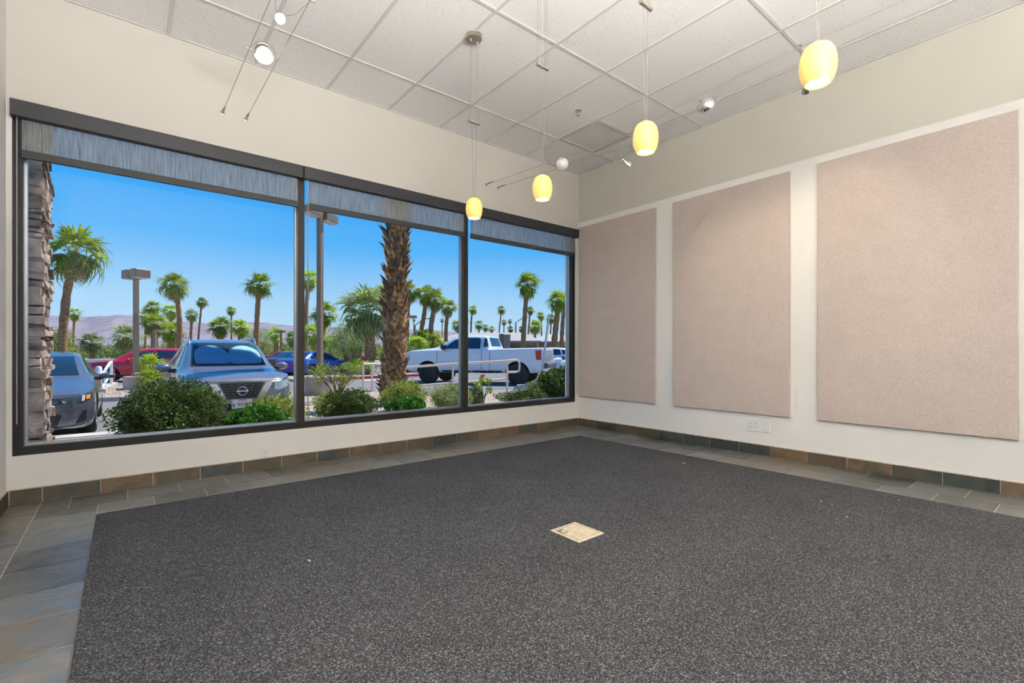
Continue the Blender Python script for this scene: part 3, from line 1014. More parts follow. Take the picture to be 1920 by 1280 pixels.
vs, fs = [], []
rows = [(1.0, 0.0), (0.86, 0.10), (0.72, 0.20), (0.58, 0.30), (0.45, 0.40), (0.33, 0.50), (0.22, 0.60), (0.13, 0.72), (0.06, 0.84), (0.0, 1.0)]
for j, (hgt, near) in enumerate(rows):
    for i, px in enumerate(pxs):
        inn = 0 < j < len(rows) - 1
        Zd = 2600 * (1 - 0.62 * near) + (wob(px + 9 * j, 26.0, 1.3) * 26 + wob(px - 5 * j, 11.0, 0.4) * 10 if inn else 0)
        p = at(px, 657.5, Zd)
        frac = (657.5 - rid[i]) / F_PX * hgt * (1 + (0.05 * wob(px + 14 * j, 17.0, 0.7) if inn else 0.006 * wob(px, 5, 2)))
        vs.append((p.x, p.y, 1.0 + frac * Zd))
n = len(pxs)
for j in range(len(rows) - 1):
    for i in range(n - 1):
        fs.append((j * n + i, j * n + i + 1, (j + 1) * n + i + 1, (j + 1) * n + i))
me = bpy.data.meshes.new('mountain_range')
me.from_pydata(vs, [], fs)
link('mountain_range', me, M['mountain'], None, True, kind='structure')

# ------------------------------------------------------------------ stacked-stone column by the window
SX1, SY0, SY1, SX0, SZ1 = -5.465, 0.92, 1.44, -6.15, 4.2
t = thing('stone_column', 'stacked ledge-stone column outside the left end of the window', 'column', ((SX0 + SX1) / 2, (SY0 + SY1) / 2, BZ))
ox, oy, oz = (SX0 + SX1) / 2, (SY0 + SY1) / 2, BZ
MB().box(SX0 - ox, SX1 - ox - 0.01, SY0 - oy + 0.01, SY1 - oy, -0.1, SZ1 - oz).build('core', M['rock_core'], t)
z = 0.0
r3 = random.Random(21)


def stone(mb, x0, x1, y0, y1, z0, z1):
    j = lambda a: a + r3.uniform(-0.012, 0.012)
    vs = [(j(x), j(y), j(zz)) for zz in (z0, z1) for (x, y) in ((x0, y0), (x1, y0), (x1, y1), (x0, y1))]
    mb.add(vs, [(0, 3, 2, 1), (4, 5, 6, 7), (0, 1, 5, 4), (1, 2, 6, 5), (2, 3, 7, 6), (3, 0, 4, 7)])


upper = MB()
while z < SZ1 - oz - 0.03:
    hh = r3.uniform(0.034, 0.085)
    seen = z < 2.80 - oz
    x = SX1 - ox
    first = True
    while x > SX1 - ox - 0.36:
        wd = r3.uniform(0.11, 0.24)
        out = r3.uniform(0.0, 0.055)
        mb = MB() if seen else upper
        stone(mb, x - wd + 0.004, x + (0.0 if not first else r3.uniform(0, 0.03)), SY0 - oy - out, SY0 - oy + 0.05, z + 0.003, z + hh - 0.003)
        if seen:
            mb.build('stone', M['rock'], t)
        x -= wd
        first = False
    y = SY0 - oy + 0.04
    while y < SY1 - oy - 0.03:
        wd = min(r3.uniform(0.13, 0.26), SY1 - oy - y)
        out = r3.uniform(0.0, 0.045)
        mb = MB() if seen else upper
        stone(mb, SX1 - ox - 0.05, SX1 - ox + out, y + 0.003, y + wd - 0.003, z + 0.003, z + hh - 0.003)
        if seen:
            mb.build('stone', M['rock'], t)
        y += wd
    z += hh
upper.build('upper_stones', M['rock'], t, kind='stuff')


# ------------------------------------------------------------------ parking-lot lamps, rails, bollards
def lot_lamp(label, base, pole_h, conc=(0.70, 0.62), pole=0.085, heads=2, ang=0.0, headsz=(0.62, 0.34, 0.22)):
    t = thing('parking_lot_lamp', label, 'street lamp', (base.x, base.y, GZ), ang, group='parking lot lamps')
    cw, chh = conc
    if chh > 0:
        MB().lathe([(cw / 2, -0.1), (cw / 2, chh - 0.02), (cw / 2 - 0.02, chh), (0.0, chh)], 28).build('concrete_base', M['concrete_s'], t, True)
    MB().bev(-pole * 1.6, pole * 1.6, -pole * 1.6, pole * 1.6, chh - 0.01, chh + 0.12, 0.02).build('base_cover', M['bronze_pole'], t)
    MB().box(-pole, pole, -pole, pole, chh + 0.11, pole_h).build('pole', M['bronze_pole'], t)
    MB().lathe([(0.035, -0.002), (0.035, 0.004), (0.0, 0.006)], 14, 'Y', (0, -pole, chh + 0.42), Matrix.Rotation(math.pi, 3, 'Z')).build('hand_hole', M['lens'], t, True)
    hl, hw, hh = headsz
    for k in range(heads):
        s = -1 if k else 1
        h = MB().bev(-hw / 2, hw / 2, s * 0.12, s * (0.12 + hl), pole_h - hh, pole_h, 0.03, axis=1) if s > 0 else \
            MB().bev(-hw / 2, hw / 2, -0.12, -(0.12 + hl), pole_h - hh, pole_h, 0.03, axis=1)
        hd = h.build('lamp_head', M['bronze_pole'], t)
        MB().box(-hw / 2 + .03, hw / 2 - .03, s * 0.15, s * (0.09 + hl), pole_h - hh - 0.03, pole_h - hh).build('lens', M['lens'], hd)
        MB().box(-0.04, 0.04, min(0, s * 0.13), max(0, s * 0.13), pole_h - hh * 0.7, pole_h - hh * 0.3).build('arm', M['bronze_pole'], t)
    return t


lot_lamp('tall bronze lamp post on a round concrete base behind the middle pane', on_ground(600, 745), 5.75, (0.86, 0.66), 0.072, 2, math.radians(128))
lot_lamp('bronze lamp post on a concrete base left of the parked grey sport utility', on_ground(255, 735), 4.25, (0.72, 0.56), 0.066, 2, math.radians(22) + math.pi, (0.40, 0.46, 0.28))
p = at(290, 640, 52)
lot_lamp('small distant lamp post among palms above the red car', Vector((p.x, p.y, 0)), 3.75, (0.5, 0.3), 0.16, 1, math.radians(-40), (0.8, 0.5, 0.25))
p = at(527, 640, 58)
lot_lamp('slim distant lamp post right of the grey sport utility roof', Vector((p.x, p.y, 0)), 3.9, (0.5, 0.3), 0.09, 2, math.radians(50), (0.4, 0.4, 0.25))
p = at(760, 640, 30)
lot_lamp('lamp post with one flat arm just right of the big palm trunk', Vector((p.x, p.y, 0)), 3.65, (0.5, 0.3), 0.07, 1, math.radians(-39) - math.pi / 2, (0.6, 0.3, 0.14))
for px, py, Z, hh, lab in ((745 + 33, 0, 70, 7.2, 'thin far street-light pole with a curved arm left of the white pickup'), (967, 0, 82, 5.4, 'thin far street-light pole above the low building roof')):
    p = at(px, 650, Z)
    t = thing('street_light', lab, 'street lamp', (p.x, p.y, GZ), YAW - math.pi / 2)
    k = 1.04 - GZ + (657.5 - (610 if Z == 70 else 605)) / F_PX * Z
    MB().tube([(0, 0, 0), (0, 0, k)], [0.16, 0.11], 8).build('pole', M['bronze_pole'], t, True)
    MB().tube([(0, 0, k), (0.7, 0, k + 0.55), (1.6, 0, k + 1.0)], 0.07, 6).build('arm', M['bronze_pole'], t, True)
    MB().bev(1.45, 2.2, -0.12, 0.12, k + 0.95, k + 1.08, 0.03).build('lamp_head', M['bronze_pole'], t)

# pipe handrail beside the ramp
t0 = on_ground(684, 742)
t = thing('pipe_handrail', 'beige pipe handrail with a looped end in front of the white pickup', 'handrail', (t0.x, t0.y, GZ))
loc = lambda px, py, Z: at(px, py, Z) - Vector((t0.x, t0.y, GZ))
R = 0.036
a1, b1, c1 = loc(722, 691.5, 14.6), loc(849, 682.0, 15.2), loc(951, 676.3, 15.5)
e1 = loc(968, 674.5, 15.6)
MB().tube([a1, b1, c1, e1, loc(973, 677, 15.65), loc(974, 681, 15.65), loc(974, 691, 15.65), loc(973, 695, 15.65), loc(968, 697, 15.6), loc(951, 697.5, 15.5)], R, 8).build('top_rail', M['beige_pipe'], t, True)
MB().tube([loc(722, 727.5, 14.6), loc(849, 717.8, 15.2), loc(951, 710.5, 15.5)], R, 8).build('lower_rail', M['beige_pipe'], t, True)
for (px, py, Z) in ((849, 682, 15.2), (951, 676.3, 15.5), (735, 690.5, 14.65)):
    q = loc(px, py, Z)
    MB().tube([(q.x, q.y, -0.02), q], R, 8).build('post', M['beige_pipe'], t, True)
q0 = on_ground(681, 742)
t = thing('pipe_handrail', 'short beige pipe rail section left of the big palm trunk', 'handrail', (q0.x, q0.y, GZ))
loc2 = lambda px, py, Z: at(px, py, Z) - Vector((q0.x, q0.y, GZ))
Z0 = 1.44 * F_PX / (742 - HOR)
MB().tube([loc2(681, 682, Z0), loc2(697, 682, Z0 + .5), loc2(728, 682.0, Z0 + 1.4)], R, 8).build('top_rail', M['beige_pipe'], t, True)
MB().tube([loc2(681, 714, Z0), loc2(697, 713, Z0 + .5), loc2(728, 712.0, Z0 + 1.4)], R, 8).build('lower_rail', M['beige_pipe'], t, True)
for (px, Z) in ((681, Z0), (697.5, Z0 + .5), (727, Z0 + 1.4)):
    q = loc2(px, 682, Z)
    MB().tube([(q.x, q.y, -0.02), q], R, 8).build('post', M['beige_pipe'], t, True)
q = on_ground(704, 706)
t = thing('pipe_loop_rail', 'low white pipe loop standing by the red kerb behind the handrail', 'handrail', (q.x, q.y, BZ))
MB().tube([(-0.1, 0, 0), (-0.1, 0, 0.62), (0.0, 0, 0.74), (0.45, 0, 0.74), (0.55, 0, 0.64), (0.55, 0, 0)], 0.06, 8).build('pipe', M['white_paint'], t, True)

# ramp rail, bollards and white wall on the left
q0 = on_ground(205, 735)
t = thing('ramp_handrail', 'white pipe ramp rail sloping down beside the red bollard', 'handrail', (q0.x, q0.y, GZ))
lc = lambda px, py, Z: at(px, py, Z) - Vector((q0.x, q0.y, GZ))
MB().tube([lc(191, 703, 15.4), lc(206, 680, 17.4), lc(209, 678, 17.6)], 0.045, 8).build('top_rail', M['white_paint'], t, True)
MB().tube([lc(191, 727, 15.4), lc(208, 700, 17.4)], 0.04, 8).build('lower_rail', M['white_paint'], t, True)
MB().tube([lc(208.5, 678, 17.5), lc(208.5, 724, 17.5)], 0.045, 8).build('post', M['white_paint'], t, True)
MB().tube([lc(197, 694, 16.2), lc(197, 733, 16.2)], 0.045, 8).build('post', M['white_paint'], t, True)
w0, w1 = lc(189, 748, 15.2), lc(214, 727, 18.6)
MB().prism([(w0.x - .1, w0.y), (w1.x - .1, w1.y), (w1.x + .12, w1.y), (w0.x + .12, w0.y)], -0.05, 0.22).build('ramp_kerb', M['concrete'], t)
q = on_ground(185, 758)
t = thing('bollard', 'white steel bollard behind the grey sedan mirror', 'bollard', (q.x, q.y, GZ))
MB().lathe([(0.072, 0), (0.072, 0.98), (0.05, 1.02), (0.0, 1.03)], 18).build('post', M['white_paint'], t, True)
q = on_ground(212, 723)
t = thing('bollard', 'slim red bollard in front of the red car wheel', 'bollard', (q.x, q.y, GZ))
MB().lathe([(0.05, 0), (0.05, 0.62), (0.055, 0.63), (0.055, 0.66), (0.04, 0.69), (0.0, 0.70)], 16).build('post', M['red_paint'], t, True)
MB().lathe([(0.056, 0.40), (0.056, 0.46)], 16).build('reflector_band', M['red_paint'], t, True)

ga, gb = at(120, 684, 36), at(262, 686, 40)
t = thing('low_white_wall', 'long low white building roof line behind the red car', 'wall', ((ga.x + gb.x) / 2, (ga.y + gb.y) / 2, GZ), YAW - math.pi / 2)
MB().box(-4.8, 4.2, 0, 0.5, 0, 0.62).build('wall_body', M['white_paint'], t)
MB().box(-4.9, 4.3, -0.1, 0.6, 0.62, 0.78).build('coping', M['white_paint'], t)
MB().box(-3.4, 0.4, -0.012, 0.0, 0.40, 0.50).build('dark_strip', M['stucco_d'], t)  # dark brown strip along the wall face

# leaning sign post and a boulder
tp, bt = at(1029.5, 590, 14.5), at(1013, 718, 14.5)
d = (bt - tp)
bot = tp + d * ((tp.z - BZ) / (tp.z - bt.z))
t = thing('sign_post', 'leaning galvanised sign post in front of the pickup tailgate', 'sign post', (bot.x, bot.y, BZ))
MB().tube([(0, 0, -0.1), tp - Vector((bot.x, bot.y, BZ))], 0.036, 10).build('post', M['galv'], t, True)
MB().lathe([(0.05, 0.0), (0.05, 0.05), (0.036, 0.07)], 12).build('collar', M['galv'], t, True)
q = on_ground(980, 729)
o = MB().add([(-.55, -.2, -.05), (.5, -.25, -.05), (.6, .25, -.05), (-.5, .25, -.05), (-.3, -.12, .2), (.3, -.15, .27), (.42, .12, .24), (-.25, .15, .22)],
             [(0, 1, 5, 4), (1, 2, 6, 5), (2, 3, 7, 6), (3, 0, 4, 7), (4, 5, 6, 7), (3, 2, 1, 0)]).build('boulder', M['concrete'])
o.location = (q.x, q.y, GZ)
o.scale = (0.75, 0.75, 0.75)
o.rotation_euler = (0, 0, -0.7)
tag(o, 'pale boulder lying by the pickup rear wheel', 'boulder')

# ------------------------------------------------------------------ low building beyond the pickup
BZd = 62.0
k = BZd / F_PX
org = at(960, 657.5, BZd)
t = thing('low_building', 'low tan office building with a pale hipped metal roof beyond the pickup', 'building', (org.x, org.y, GZ), YAW - math.pi / 2)
bx = lambda px: (px - 960) * k
bz = lambda py: 1.04 - GZ + (657.5 - py) * k
MB().box(bx(876), bx(1012), 1.2, 14, 0, bz(640)).build('wall', M['stucco'], t)
MB().box(bx(812), bx(876), 0.6, 14, 0, bz(643)).build('side_wing', M['stucco'], t)
for i in range(3):
    MB().box(bx(812), bx(876), 0.5, 0.62, bz(650 + 7 * i), bz(647 + 7 * i)).build('reveal_band', M['stucco_d'], t)
MB().box(bx(948), bx(1036), 1.05, 1.2, bz(660), bz(648)).build('window_band', M['stucco_d'], t)
MB().box(bx(1012), bx(1200), 2.4, 14, 0, bz(639)).build('end_wing', M['stucco_y'], t)
MB().box(bx(1060), bx(1120), 2.3, 2.42, bz(657), bz(648)).build('window_band', M['stucco_d'], t)
MB().box(bx(1007), bx(1011), 1.0, 1.2, bz(660), bz(639)).build('ochre_pier', M['stucco_y'], t)  # narrow pier in ochre stucco
e0, e1, ez = bx(810), bx(1014), bz(638.5)
rz_ = bz(622.5) + 0.20
r0, r1 = bx(858) * 1.06, bx(984) * 1.1
vs = [(e0, 0.0, ez), (e1, 0.0, ez), (e1, 14.5, ez), (e0, 14.5, ez), (r0, 7, rz_), (r1, 7, rz_),
      (e0, 0.0, ez - .22), (e1, 0.0, ez - .22), (e1, 14.5, ez - .22), (e0, 14.5, ez - .22)]
MB().add(vs, [(0, 1, 5, 4), (1, 2, 5), (2, 3, 4, 5), (3, 0, 4), (0, 6, 7, 1), (1, 7, 8, 2), (2, 8, 9, 3), (3, 9, 6, 0), (6, 9, 8, 7)]).build('roof', M['roof_m'], t)
g0, g1 = bx(1000), bx(1200)
z0 = bz(639)
MB().add([(g0, 1.6, z0), (g1, 1.6, z0 - .1), (g1, 12, z0 - .1), (g0, 12, z0), (g0 + 2, 6.5, z0 + 1.15), (g1, 6.5, z0 + .5),
          (g0, 1.6, z0 - .22), (g1, 1.6, z0 - .32)], [(0, 1, 5, 4), (1, 2, 5), (2, 3, 4, 5), (3, 0, 4), (0, 6, 7, 1)]).build('end_wing_roof', M['roof_m'], t)
MB().box(bx(937), bx(957), -0.6, 1.1, 0, bz(627)).build('stone_pier', M['rock'], t)
MB().box(bx(936), bx(944), -0.75, -0.6, 0, bz(626)).build('pier_cladding', M['stucco_d'], t)
# ------------------------------------------------------------------ vehicles
def paint(name, col, metal=0.6, rough=0.28):
    return mat(name, col, rough, metal, coat=0.8)


M['car_glass'] = mat('dark_car_glass', (0.012, 0.028, 0.045), 0.04, 0.0, spec=0.9)
M['tyre'] = mat('tyre_rubber', (0.018, 0.018, 0.020), 0.75)
M['rim'] = mat('alloy_rim', (0.55, 0.55, 0.56), 0.3, 0.9)
M['rim_k'] = mat('black_rim', (0.02, 0.02, 0.023), 0.35, 0.5)
M['trim'] = mat('black_trim', (0.015, 0.015, 0.016), 0.5)
M['cladding'] = mat('grey_cladding', (0.09, 0.09, 0.095), 0.6)
M['silver'] = mat('bright_trim', (0.72, 0.72, 0.73), 0.2, 0.9)
M['lamp_glass'] = mat('headlamp_glass', (0.42, 0.45, 0.48), 0.08, 0.3, coat=1.0)
M['lamp_dark'] = mat('smoked_headlamp', (0.06, 0.065, 0.07), 0.08, 0.2, coat=1.0)
M['lamp_in'] = mat('headlamp_inner', (0.8, 0.82, 0.85), 0.15, 0.4)
M['amber'] = mat('amber_marker', (0.85, 0.28, 0.02), 0.3)
M['tail'] = mat('tail_lamp_red', (0.62, 0.015, 0.015), 0.2, coat=0.6)
M['plate'] = mat('plate_white', (0.78, 0.79, 0.80), 0.45)
M['plate_ink'] = mat('plate_ink', (0.02, 0.03, 0.10), 0.5)
M['plate_red'] = mat('plate_red', (0.6, 0.04, 0.04), 0.5)
M['sunshade'] = mat('silver_sunshade', (0.62, 0.80, 0.82), 0.4, 0.0, var=0.1, vscale=4)
M['clear'] = glass_mat('windscreen_glass', (0.72, 0.86, 0.90), 0.08)
M['p_gun'] = paint('gunmetal_paint', (0.19, 0.20, 0.235), 0.35)
M['p_grey'] = paint('steel_grey_paint', (0.12, 0.128, 0.145), 0.35)
M['p_red'] = paint('red_paint_car', (0.62, 0.012, 0.028), 0.25)
M['p_red2'] = paint('dark_red_paint_car', (0.45, 0.03, 0.02), 0.2)
M['p_blue'] = paint('blue_paint_car', (0.015, 0.09, 0.42), 0.35)
M['p_brown'] = paint('dark_brown_paint', (0.06, 0.05, 0.052), 0.5)
M['p_white'] = paint('white_paint_car', (0.72, 0.73, 0.76), 0.0)
M['p_black'] = paint('black_paint_car', (0.02, 0.022, 0.028), 0.3)


def pchip(xs, ys, q):
    xs, ys = np.array(xs, float), np.array(ys, float)
    h = np.diff(xs)
    dl = np.diff(ys) / h
    d = np.zeros(len(xs))
    for i in range(1, len(xs) - 1):
        if dl[i - 1] * dl[i] > 0:
            w1, w2 = 2 * h[i] + h[i - 1], h[i] + 2 * h[i - 1]
            d[i] = (w1 + w2) / (w1 / dl[i - 1] + w2 / dl[i])
    d[0], d[-1] = dl[0], dl[-1]
    k = np.clip(np.searchsorted(xs, q) - 1, 0, len(h) - 1)
    t = (q - xs[k]) / h[k]
    return ((2 * t**3 - 3 * t**2 + 1) * ys[k] + (t**3 - 2 * t**2 + t) * h[k] * d[k] + (-2 * t**3 + 3 * t**2) * ys[k + 1] + (t**3 - t**2) * h[k] * d[k + 1])


class Car:
    """local frame: nose at y = 0 pointing to +y, x across, z up from the ground"""

    def __init__(s, name, label, st, wheels, wr, pnt, rim='rim', boxy=0.0):
        s.t = thing(name, label, 'car' if 'pickup' not in name else 'pickup truck')
        s.pnt = pnt
        A = np.array(st, float)
        q = np.unique(np.concatenate([np.linspace(0, A[-1, 0], 58), A[:, 0]]))
        zb, be, ro, w, w2 = [pchip(A[:, 0], A[:, i], q) for i in range(1, 6)]
        s.W = A[:, 4].max()
        s.L = A[-1, 0]
        rings = []
        for i in range(len(q)):
            hb, gh = be[i] - zb[i], ro[i] - be[i]
            wb = w[i] * (0.955 + 0.03 * boxy)
            half = [(0, zb[i]), (.70 * w[i], zb[i]), (.90 * w[i], zb[i] + .02 * hb), (.965 * w[i], zb[i] + .10 * hb), (.99 * w[i], zb[i] + .28 * hb), (w[i], zb[i] + .50 * hb),
                    (.998 * w[i], zb[i] + .66 * hb), (.985 * w[i], zb[i] + .84 * hb), (wb, be[i]),
                    (wb + (w2[i] - wb) * .30, be[i] + gh * .22), (wb + (w2[i] - wb) * .60, be[i] + gh * .52), (wb + (w2[i] - wb) * .88, be[i] + gh * .82),
                    (w2[i] * .965, be[i] + gh * .94), (w2[i] * .82, be[i] + gh * .99), (w2[i] * .45, ro[i] + .008), (0, ro[i] + .014)]
            ring = [(x, -q[i], z) for x, z in half] + [(-x, -q[i], z) for x, z in half[-2:0:-1]]
            rings.append(ring)
        n = len(rings[0])
        vs = [p for r in rings for p in r]
        fs = []
        for i in range(len(rings) - 1):
            for k in range(n):
                kk = (k + 1) % n
                fs.append((i * n + k, i * n + kk, (i + 1) * n + kk, (i + 1) * n + k))
        fs.append(tuple(range(n - 1, -1, -1)))
        fs.append(tuple((len(rings) - 1) * n + k for k in range(n)))
        me = bpy.data.meshes.new('body')
        me.from_pydata(vs, [], fs)
        bm = bmesh.new()
        bm.from_mesh(me)
        bmesh.ops.recalc_face_normals(bm, faces=bm.faces)
        bm.to_mesh(me)
        s.bvh = BVHTree.FromBMesh(bm)
        bm.free()
        me.materials.append(pnt)
        me.materials.append(M['trim'])
        body = bpy.data.objects.new('body', me)
        COL.objects.link(body)
        # wheel arches
        cm = MB()
        for (sy) in wheels:
            for sg in (-1, 1):
                cm.lathe([(wr + 0.065, s.W - 0.34), (wr + 0.065, s.W + 0.2)], 28, 'X', (0, -sy, wr + 0.01), Matrix.Scale(sg, 3, (1, 0, 0)))
        cut = cm.build('arch_cutter', pnt)
        cut.data.materials.append(M['trim'])
        for p in cut.data.polygons:
            p.material_index = 1
        md = body.modifiers.new('arch', 'BOOLEAN')
        md.operation, md.solver, md.object = 'DIFFERENCE', 'EXACT', cut
        dg = bpy.context.evaluated_depsgraph_get()
        nm = bpy.data.meshes.new_from_object(body.evaluated_get(dg))
        nm.name = 'body'
        body.modifiers.clear()
        body.data = nm
        bpy.data.objects.remove(cut, do_unlink=True)
        nm.polygons.foreach_set('use_smooth', [True] * len(nm.polygons))
        nm.set_sharp_from_angle(angle=math.radians(38))
        body.parent = s.t
        s.body = body
        # wheels
        ty = MB().lathe([(wr * .60, -.10), (wr * .62, -.118), (wr * .88, -.122), (wr * .97, -.10), (wr, -.07), (wr, .07), (wr * .97, .10), (wr * .88, .122), (wr * .62, .118), (wr * .60, .10)], 30, 'X')
        base = ty.build('wheel', M['tyre'], s.t, True)
        rm = MB()
        rr = wr * .63
        rm.lathe([(0.0, .02), (rr * .9, .02), (rr, .03), (rr, .112), (rr * .93, .114), (rr * .90, .075), (rr * .3, .06)], 26, 'X')
        if rim == 'rim':
            for k in range(7):
                a = 2 * math.pi * k / 7
                rm.box(.055, .098, -.028, .028, rr * .1, rr * .93, rot=Matrix.Rotation(a, 3, 'X'), piv=(0, 0, 0))
        else:
            for k in range(24):
                a = 2 * math.pi * k / 24
                rm.lathe([(0.012, .10), (0.012, .121), (0, .123)], 6, 'X', (0, rr * .95 * math.cos(a), rr * .95 * math.sin(a)))
            for k in range(8):
                a = 2 * math.pi * k / 8
                rm.box(.055, .09, -.03, .03, rr * .1, rr * .9, rot=Matrix.Rotation(a, 3, 'X'), piv=(0, 0, 0))
        rm.lathe([(rr * .2, .05), (rr * .2, .105), (0, .108)], 14, 'X')
        rimo = rm.build('rim', M[rim], base, True)
        first = True
        for sy in wheels:
            for sg in (1, -1):
                if first:
                    wo, ro_ = base, rimo
                    first = False
                else:
                    wo = share(base, parent=s.t)
                    share(rimo, parent=wo)
                wo.location = (sg * (s.W - 0.135), -sy, wr)
                wo.rotation_euler = (0, 0, 0 if sg > 0 else math.pi)

    def patch(s, name, mt, poly, side, off=0.006, parent=None, maxe=0.09):
        """polygon drawn in a front / back / side / top view, laid onto the body skin"""
        bm = bmesh.new()
        bm.faces.new([bm.verts.new((p[0], p[1], 0)) for p in poly])
        bmesh.ops.triangulate(bm, faces=bm.faces[:])
        for _ in range(6):
            es = [e for e in bm.edges if e.calc_length() > maxe]
            if not es:
                break
            bmesh.ops.subdivide_edges(bm, edges=es, cuts=1)
            bmesh.ops.triangulate(bm, faces=bm.faces[:])
        for v in bm.verts:
            a, b_ = v.co.x, v.co.y
            if side == 'front':
                o, d = Vector((a, 4, b_)), Vector((0, -1, 0))
            elif side == 'back':
                o, d = Vector((a, -s.L - 4, b_)), Vector((0, 1, 0))
            elif side == 'left':
                o, d = Vector((-4, -a, b_)), Vector((1, 0, 0))
            elif side == 'right':
                o, d = Vector((4, -a, b_)), Vector((-1, 0, 0))
            else:
                o, d = Vector((a, -b_, 5)), Vector((0, 0, -1))
            hit, nor, _i, _d = s.bvh.ray_cast(o, d)
            if hit is None:
                hit, nor, _i, _d = s.bvh.find_nearest(o + d * 3)
            v.co = hit - d * off * 0.5 + nor * off * 0.5 if nor.dot(d) < 0 else hit - d * off
        bmesh.ops.recalc_face_normals(bm, faces=bm.faces[:])
        if sum((f.normal.dot(d) * f.calc_area() for f in bm.faces)) > 0:
            bmesh.ops.reverse_faces(bm, faces=bm.faces[:])
        me = bpy.data.meshes.new(name)
        bm.to_mesh(me)
        bm.free()
        return link(name, me, mt, parent or s.t, True)

    def both(s, name, mt, poly, off=0.006):
        r = []
        for side in ('left', 'right'):
            r.append(s.patch(name, mt, poly, side, off))
        return r

    def line(s, pts, wd=0.012, side='both', mt=None, name='panel_gap', off=0.003):
        for (a, c) in zip(pts[:-1], pts[1:]):
            d = Vector((c[0] - a[0], c[1] - a[1])).normalized()
            n = Vector((-d.y, d.x)) * wd / 2
            poly = [(a[0] + n.x, a[1] + n.y), (c[0] + n.x, c[1] + n.y), (c[0] - n.x, c[1] - n.y), (a[0] - n.x, a[1] - n.y)]
            for sd in (('left', 'right') if side == 'both' else (side,)):
                s.patch(name, mt or M['trim'], poly, sd, off)

    def mirrors(s, sy, z, x, sz=(0.10, 0.07, 0.075), mt=None):
        for sg in (-1, 1):
            m = MB()
            prof = [(0.0, -1.0), (.55, -.9), (.85, -.5), (1.0, 0.1), (.95, .7), (.8, 1.0), (0, 1.0)]
            vs = Matrix.Diagonal((sz[0], sz[1], sz[2]))
            m.lathe(prof, 16, 'Y', (sg * (x + sz[0] * .9), -sy, z), vs @ Matrix.Rotation(math.pi, 3, 'Z'))
            h = m.build('door_mirror', mt or s.pnt, s.t, True)
            MB().box(min(sg * (x - .08), sg * (x + .05)), max(sg * (x - .08), sg * (x + .05)), -sy - .035, -sy + .03, z - sz[2] - .01, z - sz[2] * .3).build('mirror_arm', M['trim'], s.t)
            MB().lathe([(0, -sz[1] - .002), (sz[2] * .72, -sz[1] - .002), (sz[2] * .72, -sz[1] + .004)], 14, 'Y', (sg * (x + sz[0] * .9), -sy, z), Matrix.Diagonal((1.15, 1, 1))).build('mirror_glass', M['car_glass'], h, True)

    def place(s, x, y, heading, z=None, scale=1.0):
        """heading: world direction of the nose"""
        s.t.location = (x, y, GZ if z is None else z)
        s.t.rotation_euler = (0, 0, math.atan2(heading[1], heading[0]) - math.pi / 2)
        s.t.scale = (scale,) * 3
        return s


def text_mesh(name, body, size, mt, parent, loc, rot, ext=0.001):
    cu = bpy.data.curves.new(name, 'FONT')
    cu.body, cu.size, cu.extrude = body, size, ext
    cu.align_x, cu.align_y = 'CENTER', 'CENTER'
    tmp = bpy.data.objects.new(name, cu)
    COL.objects.link(tmp)
    dg = bpy.context.evaluated_depsgraph_get()
    me = bpy.data.meshes.new_from_object(tmp.evaluated_get(dg))
    bpy.data.objects.remove(tmp, do_unlink=True)
    o = link(name, me, mt, parent)
    o.location, o.rotation_euler = loc, rot
    return o


SUV = [(0.00, .36, .86, .880, .60, .48), (0.05, .29, .900, .925, .70, .56), (0.18, .25, .945, .980, .82, .62), (0.42, .22, .985, 1.03, .90, .64), (0.80, .20, 1.01, 1.075, .92, .65),
       (1.08, .20, 1.03, 1.13, .92, .66), (1.35, .20, 1.04, 1.29, .92, .665), (1.70, .20, 1.05, 1.49, .92, .65), (2.02, .20, 1.06, 1.615, .92, .625), (2.6, .20, 1.07, 1.68, .92, .61),
       (3.3, .20, 1.09, 1.67, .92, .60), (3.95, .21, 1.11, 1.60, .91, .58), (4.3, .25, 1.13, 1.42, .90, .62), (4.55, .30, 1.10, 1.18, .86, .66), (4.68, .38, .95, .99, .76, .60)]
SEDAN = [(0.00, .26, .66, .675, .58, .45), (0.05, .20, .70, .715, .68, .54), (0.20, .17, .735, .765, .80, .60), (0.45, .16, .775, .82, .88, .63), (0.85, .15, .83, .89, .90, .64),
         (1.20, .15, .87, .965, .90, .66), (1.55, .15, .89, 1.15, .90, .655), (1.90, .15, .90, 1.30, .90, .62), (2.20, .15, .905, 1.375, .90, .59), (2.65, .15, .91, 1.415, .90, .57),
         (3.10, .15, .92, 1.39, .90, .56), (3.60, .16, .93, 1.24, .89, .58), (4.05, .18, .94, 1.03, .87, .64), (4.40, .22, .93, .985, .84, .64), (4.60, .30, .88, .90, .76, .58)]
PICK = [(0.00, .60, 1.08, 1.11, .80, .70), (0.04, .50, 1.16, 1.19, .90, .78), (0.18, .44, 1.22, 1.255, .97, .80), (0.60, .42, 1.25, 1.31, 1.00, .80), (1.18, .42, 1.27, 1.37, 1.00, .80),
        (1.36, .42, 1.27, 1.43, 1.00, .80), (1.78, .42, 1.28, 1.68, 1.00, .77), (2.08, .42, 1.28, 1.80, 1.00, .745), (2.5, .42, 1.28, 1.85, 1.00, .73), (3.12, .42, 1.28, 1.84, 1.00, .73),
        (3.30, .42, 1.28, 1.80, 1.00, .73), (3.44, .42, 1.285, 1.40, 1.00, .84), (3.50, .42, 1.29, 1.33, 1.00, .88), (4.4, .42, 1.31, 1.345, 1.00, .88), (5.42, .46, 1.33, 1.36, 1.00, .88), (5.50, .60, 1.28, 1.31, .94, .82)]


def side_glass(c, polys):
    for p in polys:
        c.both('side_window', M['car_glass'], p, 0.007)


